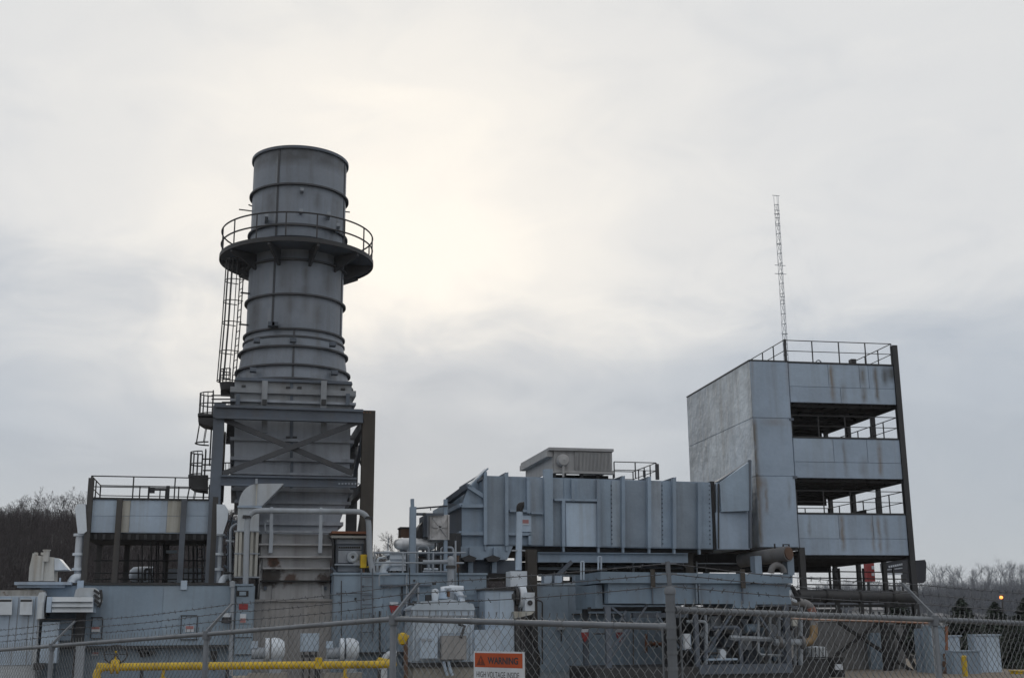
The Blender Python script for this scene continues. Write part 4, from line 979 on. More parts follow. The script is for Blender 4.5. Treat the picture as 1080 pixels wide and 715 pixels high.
pb_ = thing('panel_board', 'flat pale control panel on posts in front of the tan block', 'control panel', (at(326, 708, 43.2).x, 43.2, ZG))
MB().pbox(317, 667.5, 336.5, 687, 43.2, .25).build('box', 'pale', pb_)
MB().pbox(318, 668.5, 335.5, 686, 43.17, .028).build('door', 'pale', pb_)
for px in (320, 326.5, 333): MB().pbox(px - .8, 687, px + .8, 716, 43.3, .1).build('post', 'dark', pb_)
MB().pbox(318, 690, 334, 693, 43.25, .2).build('conduit_box', 'dark', pb_)
# curved white pipe and yellow capped post
wp = thing('goose_neck_pipe', 'short white goose-neck pipe near the fence post', 'pipe', (at(405, 708, 42.4).x, 42.4, ZG))
MB().tube(route([at(404.5, 716, 42.4), at(404.5, 689.5, 42.4), at(418, 689, 42.4)], .4), .13, 12).build('pipe', 'white', wp)
yv = thing('gas_valve', 'yellow round valve on a thin riser right of the yellow gas pipe', 'valve', (at(425, 708, 41.5).x, 41.5, ZG))
MB().lathe(at(424.5, 673, 41.5), [(.02, .2), (.15, .16), (.18, 0), (.13, -.18), (.02, -.22)], 14).build('valve_body', 'yellow', yv)
MB().tube([at(428, 715, 41.5), at(428, 672, 41.5)], .07, 8).build('riser', 'rusty', yv)
MB().tube([at(423, 670, 41.5), at(431, 671.5, 41.5)], .06, 8).build('handle', 'yellow', yv)

# yellow gas main
gm = thing('gas_main', 'bright yellow gas main running low behind the fence with an elbow and valve', 'gas pipe', (at(105, 714, 38).x, 38, ZG))
YG = 38.0
MB().tube(route([at(101.5, 725, YG), at(102, 702.5, YG), at(114, 703, YG), at(214, 702, YG), at(416, 700.2, YG), at(416, 700.2, YG) + Vector((0, 4, 0))], .32), .115, 14).build('pipe', 'yellow', gm)
for px in (118.5, 124.5): c = at(px, 702.8, YG); MB().lathe((0, YG, c.z), [(.05, c.x - .04), (.2, c.x - .04), (.2, c.x + .04), (.05, c.x + .04)], 16, 'X').build('flange', 'yellow', gm)
c = at(121.5, 701.5, YG); MB().lathe(c, [(.02, .2), (.12, .14), (.16, 0), (.1, -.14), (.02, -.16)], 14).build('valve_body', 'yellow', gm)
MB().tube([c, c + UZ * .42], .04, 8).build('valve_stem', 'yellow', gm)
cc = c + UZ * .32; MB().tube([cc + Vector((.33*math.cos(2*math.pi*k/20), -.06, .26*math.sin(2*math.pi*k/20))) for k in range(21)], .028, 6, False).build('hand_wheel', 'dark', gm)
for k in range(3):
    a = math.pi * k / 3; v = Vector((.33*math.cos(a), 0, .26*math.sin(a))); MB().bar(cc - v + Vector((0, -.06, 0)), cc + v + Vector((0, -.06, 0)), .025).build('wheel_spoke', 'dark', gm)
for px in (172.5, 364): 
    c = at(px, 703, YG); MB().bar(c, c - UZ * .32, .09).build('drip_leg', 'yellow', gm)
    MB().box(c.x - .09, c.x + .09, YG - .08, YG + .08, c.z - .38, c.z - .3).build('drip_cap', 'yellow', gm)
for px in (150, 240, 336, 400): c = at(px, 702, YG); MB().bar(c - UZ * .1, (c.x, YG, ZG - .05), .1).build('pipe_support', 'dark', gm)
c = at(336, 698.8, YG); MB().box(c.x-.1, c.x+.1, YG-.14, YG+.14, c.z-.16, c.z+.16).build('clamp', 'yellow', gm)
# ------------------------------------------------------------------ big duct
du = thing('intake_duct', 'big horizontal grey-blue duct of ribbed panels leading to the tower', 'duct', (at(620, 578, 49).x, 51, at(620, 578, 49).z))
YD = 49.0; DD = 5.5
def duct_top(px): return 501.5 + (px - 512) * (508.5 - 501.5) / (752 - 512)
def duct_bot(px): return 574.5 + (px - 512) * (579 - 574.5) / (752 - 512)
MB().ppoly([(511, duct_top(511)), (752, duct_top(752)), (752, duct_bot(752)), (511, duct_bot(511))], YD, DD).build('body', 'duct', du)
ribs = [(512, 6, 1), (534.5, 6, 1), (557.5, 6, 0), (594.5, 5, 0), (604.5, 5, 0), (631.5, 6, 0), (657.5, 7, 1), (685, 7, 1), (711.5, 7, 1), (738, 7, 0)]
cells = [511, 534.5, 557.5, 578, 594.5, 631.5, 644.5, 657.5, 685, 698, 711.5, 738, 752]
for i in range(len(cells) - 1):
    a, b = cells[i] + .6, cells[i+1] - .6
    MB().ppoly([(a, duct_top(a) + 1), (b, duct_top(b) + 1), (b, duct_bot(b) - 1), (a, duct_bot(a) - 1)], YD - .03, .028).build('panel', ('duct_dull', 'duct', 'duct_pale', 'duct_dull', 'duct', 'duct', 'duct_pale', 'duct_dull', 'duct_pale', 'duct', 'duct_dull', 'duct')[i], du)
for px, ex, hoop in ribs:
    t_, b = duct_top(px) - (4.5 if hoop else -.4), duct_bot(px)
    if px == 557.5: b = 541
    if px == 594.5: t_ = 527
    if px == 604.5: b = 527
    q = [(px - 1.7, t_ + (1.5 if hoop else 0)), (px + 1.7, t_), (px + 1.9, b), (px - 1.5, b)]
    MB().ppoly(q, YD - .26, .225).build('rib', 'duct', du)
    if hoop:
        A = at(px, t_, YD - .26)
        MB().box(A.x - .07, A.x + .05, YD - .25, YD + DD, A.z - .3, A.z - .02).build('roof_rib', 'frame', du)
    if b > 560: MB().pbox(px - 1, b + .2, px + 1, b + 5.5, YD - .2, .15).build('rib_foot', 'duct', du)
MB().ppoly([(574, 494.5), (583, 494.5), (583.5, 575.5), (575, 575.5)], YD - .3, .26).build('wide_rib', 'duct', du)
for (l, r_, py, h) in ((585, 631, 527, 1.2), (538, 556, 538.5, 1.2), (536.5, 560, 563, 1.3), (560.5, 573, 541, .9)):
    MB().pbox(l, py - h, r_, py + h, YD - .24, .2).build('cross_rib', 'duct', du)
MB().pbox(557.5, 563.5, 560.5, 574, YD - .24, .2).build('short_rib', 'duct', du)
MB().pbox(597, 530.5, 629.5, 576, YD - .14, .105).build('cover_plate', 'pale', du)
MB().pbox(547.5, 543.5, 560.5, 560.5, YD - .1, .065).build('access_door', 'pale', du)
plaque(du, 550, 547.5, 558, 553.5, YD - .105, .7)
for px in (644.5, 698, 748):
    one = None
    for k in range(14):
        c = at(px + .2 + k * .06, 512 + k * 4.7, YD - .05)
        if one is None: one = MB().box(c.x-.022, c.x+.022, c.y-.01, c.y+.02, c.z-.03, c.z+.03).build('bolt', 'frame', du); c_0 = c
        else: clone(one, du, c - c_0)
# left transition
MB().ppoly([(487, 577), (487, 533), (494, 513.5), (510.8, 523), (510.8, 577)], YD + .02, 1.1).build('transition_body', 'duct', du)
MB().ppoly([(473, 529), (512, 496), (512, 560), (473, 560)], YD + 1.2, 4.2).build('transition_back', 'duct', du)
for q in (((487, 533.5), (510.5, 533.5)), ((486.5, 562.5), (510.5, 562.5))):
    MB().bar(at(*q[0], YD - .1), at(*q[1], YD - .1), .18, .14).build('cross_rib', 'duct', du)
MB().bar(at(494, 513, YD - .08), at(511, 524, YD - .08), .16, .16).build('gable_rib', 'duct', du)
A, B = at(473, 528, YD + 1.1), at(494.5, 512.5, YD); A2, B2 = at(489, 519, YD + 1.2), at(513, 494.5, YD + .1)
MB().bar(A, B, .25, .22).build('eave_rib', 'frame', du); MB().bar(B, B2, .5, .06).build('roof_plate', 'duct', du)
MB().bar(at(472.5, 540, YD + 1.1), at(487, 532.5, YD - .05), .2, .16).build('side_rib', 'duct', du)
MB().bar(at(474, 569, YD + 1.1), at(487, 562, YD - .05), .2, .16).build('side_rib', 'duct', du)
A, B, C_, D_ = at(472.5, 530, YD + 1.1), at(487, 533, YD + .03), at(487, 577, YD + .03), at(473, 577, YD + 1.1)
MB().prism([A, B, C_, D_], (.06, .05, 0)).build('side_plate', 'frame', du)
# hopper
MB().ppoly([(485, 576), (541, 575.5), (535, 590), (487, 590)], YD - .1, 3).build('hopper', 'duct', du)
for px in (497.5, 523): MB().pbox(px - 2.3, 577, px + 2, 589, YD - .28, .175).build('hopper_rib', 'duct', du)
for px in (495, 520): 
    MB().ppoly([(px - 8, 588), (px, 585), (px + 8, 588), (px + 5, 592), (px - 5, 592)], YD - .5, .5).build('hopper_foot', 'dark', du)
MB().pbox(486, 590.5, 545, 605, YD + .3, 2).build('hopper_base', 'frame', du)
for px in (497, 522): MB().pbox(px - 3, 590.5, px + 2, 604, YD - .05, .3).build('foot_column', 'duct', du)
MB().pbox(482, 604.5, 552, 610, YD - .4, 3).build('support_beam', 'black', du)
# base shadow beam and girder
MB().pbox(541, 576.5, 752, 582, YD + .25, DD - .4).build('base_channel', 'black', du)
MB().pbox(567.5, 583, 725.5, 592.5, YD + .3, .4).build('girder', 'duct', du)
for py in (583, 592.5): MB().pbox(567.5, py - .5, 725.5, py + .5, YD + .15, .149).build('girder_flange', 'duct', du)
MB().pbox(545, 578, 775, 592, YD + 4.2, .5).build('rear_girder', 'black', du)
# trusses and trays under the duct
ut = thing('under_duct_steelwork', 'dark trusses, trays and braces in the shadow under the big duct', 'steelwork', (at(640, 605, 51).x, 51, ZG))
for py, hgt_, l, r_ in ((602, 3, 560, 640), (595, 1.8, 560, 730), (613, 2, 566, 622)):
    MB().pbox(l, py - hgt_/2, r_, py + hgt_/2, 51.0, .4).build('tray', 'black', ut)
MB().bar(at(567, 626, 48.6), at(603, 592, 48.6), .12, .16).build('brace', 'frame', ut)
MB().bar(at(620, 594, 51.5), at(640, 600, 51.5), .1, .1).build('brace', 'dark', ut)
for px in (590, 602.5, 648, 680, 705): MB().pbox(px - 1, 592, px + 1, 618, 51.2, .15).build('strut', 'dark', ut)
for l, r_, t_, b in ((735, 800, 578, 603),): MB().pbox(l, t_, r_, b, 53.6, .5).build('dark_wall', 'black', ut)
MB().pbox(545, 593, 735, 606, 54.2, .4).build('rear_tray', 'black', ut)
MB().pbox(735, 593.5, 800, 594.5, 50.2, .08).build('white_rail', 'pipe', ut); MB().pbox(734.7, 592, 735.7, 604, 50.15, .07).build('rail_post', 'pipe', ut)
# grey wall behind
M['wall_lit'] = paint('enclosure_paint_lit', (0.33, 0.40, 0.465), streak=0.28, var=0.1, rstreak=0.14, bump=0.18)  # enclosure paint made lighter: light on the shaded wall put into its colour
gw = thing('rear_enclosure', 'plain grey-blue enclosure wall in the shade behind the cooler skid', 'enclosure', (at(640, 712, 47.6).x, 48.5, ZG))
YR = 47.6
MB().pbox(566, 617, 720, 716, YR, 1.2).build('body', 'wall_lit', gw)
panels(gw, [567, 600, 640, 680, 719], [618, 660, 708], YR, 'wall', .02, .008)
MB().pbox(567, 614.6, 622, 616.8, YR - .06, 1.3).build('roof_edge', 'wall_lit', gw)
for px in (574, 585, 607): MB().pbox(px, 607, px + 8, 614.4, YR + .4, .5).build('roof_box', 'pale', gw)
MB().pbox(604, 646.6, 660, 647.8, YR - .15, .13).build('conduit', 'dark', gw)

# roof hood on the duct
rh = thing('roof_hood', 'corrugated grey monitor hood raised over the duct roof', 'roof hood', (at(614, 502, YD + .3).x, YD + 2, at(614, 503, YD + .3).z))
YO = YD + .2
hx0, hx1 = X(584.5, 485, YO), X(646, 485, YO)
zt0, zt1 = at(584, 475, YO).z, at(600, 496, YO).z; zmid = zt0
MB().box(hx0 - .25, hx1 + .03, YO - .12, YO + 5.2, zt0, zt0 + .12).build('roof_sheet', 'hood', rh)
MB().box(hx0, hx1, YO + .05, YO + .12, zt1, zt0 - .003).build('front_wall', 'hood', rh)
n = 26
MB_first = None
for i in range(n):
    x = hx0 + .9 + (hx1 - hx0 - 1.0) * i / n
    if MB_first is None:
        MB_first = MB().prism([(x, YO + .05, zt1), (x + .05, YO - .07, zt1), (x + .075, YO - .07, zt1), (x + .115, YO + .05, zt1)], (0, 0, zt0 - zt1 - .03)).build('corrugation', 'hood', rh); xx0 = x
    else: clone(MB_first, rh, (x - xx0, 0, 0))
MB().box(hx0 - .03, hx1 + .05, YO - .04, YO + .3, zt1 - .12, zt1 - .003).build('bottom_trim', 'hood', rh)
MB().box(hx0 - .04, hx0 + .02, YO + .13, YO + 5.1, zt1, zt0 - .003).build('left_wall', 'hood', rh)
MB().box(hx1 - .04, hx1, YO + .13, YO + 5.1, zt1, zt0 - .003).build('right_wall', 'hood', rh)
MB().box(hx0 - .3, hx0 - .05, YO + .1, YO + 5.2, zt0 - .25, zt0 - .01).build('left_gutter', 'hood', rh)
MB().box(hx0 + .05, hx1 - .05, YO + .5, YO + 5.0, zt1 - .55, zt1 - .13).build('throat', 'black', rh)
c = at(593.5, 485.5, YO - .1); MB().lathe((c.x, 0, c.z), [(.02, YO - .34), (.22, YO - .3), (.27, YO - .18), (.27, YO + .03)], 20, 'Y').build('round_cowl', 'hood', rh)
MB().tube([c + Vector((0, -.1, -.25)), at(594, 503, YO - .2)], .05, 8).build('cowl_drain', 'hood', rh)
for px in (586, 597, 615, 632): 
    x = X(px, 499, YO); MB().box(x - .07, x + .07, YO + .2, YO + .35, at(px, 504, YO).z, zt1 - .13).build('leg', 'dark', rh)
dr = thing('duct_roof_railing', 'thin dark guard rail on the duct roof right of the corrugated hood', 'railing', (at(672, 504, YD + .5).x, YD + 1, at(672, 504, YD + .5).z))
b0 = at(648, 504, YD + .6); b1 = at(692.5, 505, YD + .6)
railing(dr, [b0, b1, b1 + Vector((0, 3.2, 0)), b0 + Vector((0, 3.2, 0))], at(692, 488, YD + .6).z - b1.z, .8, 'dark', .022, False)
MB().pbox(692.2, 489, 695.2, 505.5, YD + .5, .14).build('corner_post', 'dark', dr)
for px, t_ in ((680, 496),): MB().pbox(px - 1, t_, px + 1, 503, YD + 2.5, .12).build('stub', 'dark', dr)

# ------------------------------------------------------------------ tower
_z = lambda px, py: at(px, py, 49.6).z
_x = lambda px, py: at(px, py, 49.6).x
BR, BD, BK = (0.17, 0.115, 0.06), (0.12, 0.10, 0.075), (0.06, 0.062, 0.06)
M['tower'] = paint('tower_paint', (0.335, 0.42, 0.53), streak=0.26, var=0.10, rstreak=0.5, dirt=(0.17, 0.16, 0.15), bump=0.2, runs=[
    (_x(px, (a + b) / 2), w, _z(px, b), _z(px, a), k, rc) for (px, a, b, w, k, rc) in (
    (873, 384, 428, .16, .8, BR), (905, 386, 430, .20, .8, BD), (918.5, 386, 430, .16, .85, BD), (884, 400, 430, .25, .5, BD), (934, 385, 408, .55, .9, BK), (927, 388, 412, .2, .8, BK), (944, 385, 430, .15, .8, BD),
    (922, 461, 507, .16, .65, BR), (886, 463, 505, .12, .5, BD), (905, 480, 507, .3, .4, BD), (951, 463, 508, .2, .7, BD),
    (884, 540, 585, .17, .75, BR), (915, 542, 588, .13, .5, BR), (921.5, 542, 588, .14, .6, BR), (929, 542, 588, .16, .45, BD), (957, 560, 588, .22, 1.2, BR), (850, 541, 570, .12, .5, BD),
    (797, 440, 580, .16, .9, BD), (806, 502, 545, .14, .6, BR), (815, 440, 452, .9, .8, BR), (800, 500, 520, .3, .6, BR), (829, 505, 540, .14, .5, BD))])
tw = thing('tower_building', 'open-sided steel tower clad in pale stained panels with railed floors', 'tower', (at(870, 640, 49.4).x, 52, ZG))
YW = 49.4; DT = 8.1
tx0, tx1, tx2 = X(796, 480, YW), X(836, 480, YW), X(945.5, 480, YW)
def zw(px, py): return at(px, py, YW).z
zT, zB = zw(812, 381.5), zw(815, 577)
# closed shaft
DS = 9.2
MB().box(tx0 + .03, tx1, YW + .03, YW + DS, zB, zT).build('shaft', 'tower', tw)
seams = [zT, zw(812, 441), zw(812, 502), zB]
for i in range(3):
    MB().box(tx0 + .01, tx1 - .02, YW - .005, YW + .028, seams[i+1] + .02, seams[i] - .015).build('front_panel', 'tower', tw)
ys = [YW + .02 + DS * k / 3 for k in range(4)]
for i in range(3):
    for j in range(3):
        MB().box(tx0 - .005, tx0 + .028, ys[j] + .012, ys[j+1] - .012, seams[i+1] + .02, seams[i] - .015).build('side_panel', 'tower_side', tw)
MB().box(tx0 - .03, tx1 + .02, YW - .02, YW + DS, zT + .003, zT + .06).build('roof_edge', 'dark', tw)
# spandrel bands, floors and undersides
bands = [(382.5, 424.2, 388.8, 428.6), (461.5, 503, 465.4, 507), (540.5, 583.5, 545, 587.5)]
deckz = []
for (tl, bl, tr, br) in bands:
    z1 = (zw(834, tl) + zw(946, tr)) / 2; z0 = (zw(834, bl) + zw(946, br)) / 2; zm = z0 + (z1 - z0) * .40
    deckz.append((z0, z1))
    MB().box(tx1 + .02, tx2, YW + .03, YW + .10, z0, z1).build('band_wall', 'tower', tw)
    nx = [tx1 + .02, tx1 + 1.95 , tx1 + 3.5, tx1 + 3.95, tx2] if tl < 400 else [tx1 + .02, tx1 + 1.95, tx1 + 3.6, tx2]
    nx2 = [tx1 + .02, tx1 + 2.5, tx2] if tl < 400 else [tx1 + .02, tx2]
    for i in range(len(nx) - 1): MB().box(nx[i] + .012, nx[i+1] - .012, YW, YW + .028, zm + .012, z1 - .02).build('band_panel', 'tower', tw)
    for i in range(len(nx2) - 1): MB().box(nx2[i] + .012, nx2[i+1] - .012, YW, YW + .028, z0 + .01, zm - .012).build('band_panel', 'tower', tw)
    MB().box(tx1 + .02, tx2 - .02, YW - .03, YW + DT, z1 + .003, z1 + .07).build('deck', 'dark', tw) if tl < 400 else MB().box(tx1 + .02, tx2 - .02, YW - .03, YW + .3, z1 + .003, z1 + .07).build('deck_edge', 'dark', tw)
    MB().box(tx1 + .02, tx2 - .05, YW + .11, YW + DT, z0 + .12, z0 + .2).build('floor_plate', 'black', tw)
    for k in range(7):
        y = YW + .5 + k * (DT - .8) / 6; MB().box(tx1 + .03, tx2 - .06, y - .06, y + .06, z0 - .12, z0 + .118).build('joist', 'dark', tw)
    for k in range(8):
        x = tx1 + .3 + k * (tx2 - tx1 - .6) / 7; MB().box(x - .03, x + .03, YW + .12, YW + DT - .05, z0 - .02, z0 + .119).build('stringer_beam', 'dark', tw)
for (z0, z1) in deckz: MB().box(tx1 + .03, tx2 - .06, YW + DT + .01, YW + DT + .12, z0 - .42, z0 + .3).build('rear_beam', 'black', tw)
# rear wall stays open; columns down the right side, a pair at the left
zc_top = zw(944, 366.5)
for k in range(4):
    y = YW + .05 + k * (DT - .1) / 3
    MB().ibeam((tx2 + .13, y, ZG), (tx2 + .13, y, zc_top if k in (0,) else deckz[0][0]), .26 if k == 0 else .19, .24 if k == 0 else .19, .03, (0, 1, 0)).build('column', 'dark', tw)
for y in (YW + .1, YW + DT - .1): MB().ibeam((tx1 + .12, y, ZG), (tx1 + .12, y, zB if y < YW + 1 else deckz[0][0]), .26, .22, .03, (0, 1, 0)).build('column', 'dark', tw)
MB().ibeam((tx0 + .2, YW + DT - .2, ZG), (tx0 + .2, YW + DT - .2, zB), .26, .26, .03, (0, 1, 0)).build('column', 'dark', tw)
for (z0, z1) in deckz: MB().box(tx2 - .0, tx2 + .12, YW + .2, YW + DT, z0 - .16, z0 + .35).build('side_beam', 'dark', tw)
# rails on roof and floors
hr = zw(888, 364) - zw(888, 386)
railing(tw, [(tx1 - .08, YW + 5.5, zT + .06), (tx1 - .08, YW + .05, zT + .06)], hr, 1.5, 'dark', .022, False)
MB().box(tx1 - .12, tx1 - .02, YW + .0, YW + .1, zT + .05, zT + .06 + hr * 1.02).build('corner_post', 'dark', tw)
railing(tw, [(tx1 - .06, YW + .05, deckz[0][1] + .07), (tx2, YW + .05, deckz[0][1] + .07), (tx2, YW + DT, deckz[0][1] + .07)], hr, 1.33, 'dark', .022, False)
MB().box(tx1 + 3.4, tx1 + 3.65, YW + .5, YW + .8, deckz[0][1] + .07, deckz[0][1] + .4).build('roof_fitting', 'dark', tw)
c = Vector((tx1 + 1.7, YW + .4, deckz[0][1] + .1)); MB().tube([c + Vector((.14*math.cos(math.pi*k/8), 0, .16*math.sin(math.pi*k/8))) for k in range(9)], .03, 6).build('roof_eye', 'pipe', tw)
for (z0, z1) in deckz[1:]:
    railing(tw, [(tx1 + .05, YW + .1, z1 + .07), (tx2, YW + .1, z1 + .07), (tx2, YW + DT, z1 + .07), (tx1 + .1, YW + DT, z1 + .07)], hr * .98, 1.4, 'dark', .022, False)
    # things standing on the floor inside
    for k in range(3):
        x = tx1 + 2.6 + .25 * k; MB().bar((x, YW + DT - .5, z0 + .33), (x, YW + DT - .5, z1 + 1.1), .04).build('rear_post', 'dark', tw)
    MB().prism([(tx1 + 2.9, YW + 3.2, z1 + .05), (tx2 - .3, YW + 3.2, z1 + .05), (tx2 - .3, YW + 3.2, z1 + .55), (tx1 + 3.4, YW + 3.2, z1 + .15)], (0, 1.2, 0)).build('sloped_duct', 'black', tw)
    MB().box(tx1 + 1.6, tx1 + 2.9, YW + 5.0, YW + 5.4, z1 - .2, z1 + .25).build('low_equipment', 'black', tw)
# bolts plate on the shaft corner
for zc in (seams[1], seams[2]): MB().box(tx1 - .1, tx1 + .1, YW - .04, YW - .006, zc - .1, zc + .02).build('splice_plate', 'frame', tw)
# the tower stands a few degrees out of square with the duct
ta = R(-3.0); pv_ = Vector((tx0, YW, 0)); rel = Vector(tw.location) - pv_
tw.location = (pv_.x + rel.x * math.cos(ta) - rel.y * math.sin(ta), pv_.y + rel.x * math.sin(ta) + rel.y * math.cos(ta), tw.location.z)
tw.rotation_euler = (0, 0, ta)
# flare where the duct meets the tower
fl = thing('duct_flare', 'flared steel transition joining the duct to the foot of the tower', 'duct', (at(772, 578, YD).x, 51, at(772, 578, YD).z))
MB().pbox(751, 507.5, 755, 578.5, YD - .05, DD).build('expansion_joint', 'black', fl)
MB().ppoly([(755.2, 509.5), (789, 489), (791, 579), (756, 579.5)], YD - .05, .5).build('body', 'tower', fl)
MB().ppoly([(755.4, 511), (789, 510), (791, 578.5), (756, 579)], YD + .452, DD - .5).build('rear_body', 'duct', fl)
A = [at(758.5, 509, YD - .1), at(789, 486.5, YD - .1), at(789.5, 539, YD - .1), at(759.5, 540, YD - .1)]
o_ = Vector((0, -.38, 0)); B = [A[0] + o_*.25, A[1] + o_, A[2] + o_, A[3] + o_*.4]
MB().add(A + B, [(0,1,2,3),(7,6,5,4),(0,4,5,1),(1,5,6,2),(2,6,7,3),(3,7,4,0)]).build('upper_hood', 'duct', fl)
MB().bar(at(755, 508.8, YD + .2), at(790, 486.8, YD + .2), .55, .07).build('top_flange', 'frame', fl)  # added dark bar covering the bright sky-lit top of the flare body
MB().bar(at(790.3, 485, YD - .42), at(791.3, 578, YD - .42), .1, .14).build('edge_angle', 'frame', fl)
MB().pbox(755.5, 540.5, 790, 579, YD - .12, .065).build('lower_plate', 'tower', fl)
MB().bar(at(757.7, 510, YD - .15), at(757.9, 578, YD - .15), .05, .06).build('edge_angle', 'dark', fl)
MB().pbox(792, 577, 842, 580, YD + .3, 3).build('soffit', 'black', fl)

# big lagged pipe and arch below the tower
lp = thing('lagged_pipe', 'thick dirty lagged pipe with a rusty end plate under the tower corner', 'pipe', (at(806, 600, 48).x, 48.5, at(806, 603, 48).z))
a = at(781, 591, 50.2); b = at(831.5, 583.5, 47.8)
M['lagging'] = paint('dirty_lagging', (0.20, 0.20, 0.205), streak=0.5, var=0.3, rust=0.15)
MB().tube([a, b], [.30, .33], 18).build('barrel', 'lagging', lp)
d_ = (b - a).normalized(); MB().tube([b, b + d_ * .06], .27, 18).build('end_plate', 'rusty', lp)
for px in (800, 834): MB().pbox(px - 3.5, 586, px + 3.5, 606, 48.2, .5).build('pedestal', 'duct', lp)
c = at(820, 604, 48.0); MB().tube([c + Vector((.30*math.cos(math.pi*k/10), 0, .33*math.sin(math.pi*k/10))) for k in range(11)], .14, 12).build('loop_pipe', 'lagging', lp)
for l, t_, r_, b_ in ((817, 573, 818, 578), (826, 573.5, 833, 574.5), (826, 574.6, 827, 578), (832, 574.6, 833, 578)): MB().pbox(l, t_, r_, b_, 48, .08).build('handle', 'dark', lp)

# ------------------------------------------------------------------ cooler skid
ck = thing('cooler_skid', 'blue-grey box cooler raised on braced steel legs behind the fence', 'cooler', (at(725, 708, 42.5).x, 44, ZG))
YC2 = 42.5; DC = 3.4
M['skid'] = paint('skid_blue_paint', (0.17, 0.235, 0.31), streak=0.25, var=0.1, rstreak=0.12)
cx0, cx1 = X(633.5, 620, YC2), X(836, 620, YC2)
MB().ppoly([(633.5, 602.5), (836, 605.5), (836, 615), (633.5, 614.5)], YC2, DC).build('lip', 'skid', ck)
MB().ppoly([(641.5, 615), (834.5, 615.6), (834.5, 637), (797, 637), (796, 641), (774, 641), (773, 636.5), (682, 636.5), (680, 636), (641.5, 636)], YC2 + .15, DC - .4).build('body', 'skid', ck)
for px in (688.5, 737.5, 783.5): MB().pbox(px - .6, 616, px + .6, 636.5, YC2 + .08, .068).build('seam', 'frame', ck)
for px in (689, 784): MB().pbox(px - 2.1, 600, px + 2.1, 620, YC2 - .1, .098).build('lifting_bracket', 'brown', ck)
for px in (735, 738): MB().pbox(px - .8, 615.5, px + .8, 636, YC2 + .02, .06).build('rib', 'skid', ck)
MB().pbox(633.5, 600.5, 836, 602.2, YC2 + .2, DC - .5).build('top_flange', 'skid', ck) if False else None
for x, nm in ((cx0 + .3, 'leg'), (cx1 - .25, 'leg')):
    for y in (YC2 + .2, YC2 + DC - .3):
        MB().ibeam((x, y, ZG), (x, y, at(700, 638, YC2).z - .02), .2, .18, .03, (0, 1, 0)).build(nm, 'frame', ck)
for px in (736,): x = X(px, 660, YC2); MB().ibeam((x, YC2 + .2, ZG), (x, YC2 + .2, at(700, 638, YC2).z - .02), .16, .16, .025, (0, 1, 0)).build('leg', 'frame', ck)
for q0, q1 in (((683, 637), (645, 693)), ((645, 640), (660, 652)), ((664, 660), (640, 690)), ((692, 646), (716, 683)), ((771, 648), (742, 693)), ((800, 648), (833, 698)), ((660, 644), (648, 665)), ((716, 672), (739, 697))):
    MB().bar(at(*q0, YC2 + .3), at(*q1, YC2 + .3), .075, .075).build('brace', 'frame', ck)
MB().pbox(668, 646, 726, 651, YC2 + .6, .3).build('cross_beam', 'frame', ck)
MB().pbox(622, 639.5, 835, 644, YC2 + 1.2, .3).build('cross_beam', 'dark', ck)
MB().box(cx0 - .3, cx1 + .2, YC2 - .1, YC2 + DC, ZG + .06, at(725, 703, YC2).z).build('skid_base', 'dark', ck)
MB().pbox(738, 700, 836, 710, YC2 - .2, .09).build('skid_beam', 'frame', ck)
# left lower compartment under the lip
MB().box(cx0 - .02, cx0 + .25, YC2 + .6, YC2 + DC - .1, at(640, 641, YC2).z, at(640, 616, YC2).z).build('end_plate', 'skid', ck)
for px, t_, b_ in ((612.8, 592, 611), (615.6, 592, 611), (631, 587, 601.5), (634, 587, 601.5)):
    MB().tube([at(px, t_, YC2 + .5), at(px, b_, YC2 + .5)], .035, 6).build('roof_stub', 'pale', ck)
for a, b in (((612.8, 592), (615.6, 592)), ((631, 587), (634, 587))): MB().tube([at(*a, YC2 + .5), at(*b, YC2 + .5)], .035, 6).build('roof_stub', 'pale', ck)
for px, lab in ((617, 'l'), (653.6, 'r')):
    MB().ppoly([(px - 4, 666.5), (px + 4, 666.5), (px + 3.2, 672), (px, 677), (px - 3, 672)], YC2 + (2.5 if px > 630 else 1.5), .04).build('red_tag', 'red', ck)
    MB().pbox(px - 3.5, 663, px + 3.5, 666.3, YC2 + (2.5 if px > 630 else 1.5), .04).build('white_tag', 'signwhite', ck)

# machinery below the skid
mk = thing('pump_set', 'jumble of grey pumps, flanges and valves under the raised cooler', 'pumps', (at(780, 706, 43.5).x, 43.5, ZG))
rnd = random.Random(21)
for i in range(46):
    px = 742 + rnd.random() * 88; py = 654 + rnd.random() * 44; Y = 43.4 + rnd.random() * 1.6; c = at(px, py, Y); k = rnd.random()
    mm = rnd.choice(['frame', 'pipe', 'dark', 'dark', 'wall', 'casing'])
    if k < .35:
        r_ = .12 + .16 * rnd.random(); ax = rnd.choice('XYZ')
        o = (c.x, c.y, c.z); h = .08 + .2 * rnd.random()
        base = [(.02, -h), (r_, -h), (r_, h), (.02, h)]
        if ax == 'X': MB().lathe((0, o[1], o[2]), [(a, b + o[0]) for a, b in base], 16, 'X').build('flange_disc', mm, mk)
        elif ax == 'Y': MB().lathe((o[0], 0, o[2]), [(a, b + o[1]) for a, b in base], 16, 'Y').build('flange_disc', mm, mk)
        else: MB().lathe(o, base, 16).build('flange_disc', mm, mk)
    elif k < .7:
        v = rnd.choice([Vector((.5, 0, 0)), Vector((0, 0, .45)), Vector((.3, 0, .3))]); 
        MB().tube(route([c - v, c, c + Vector((v.z, .2, v.x))], .15), .06 + .05 * rnd.random(), 10).build('pipe_run', mm, mk)
    else:
        w, h = .12 + .2 * rnd.random(), .12 + .3 * rnd.random(); MB().box(c.x-w, c.x+w, c.y, c.y+.3, c.z-h, c.z+h).build('valve_box', mm, mk)
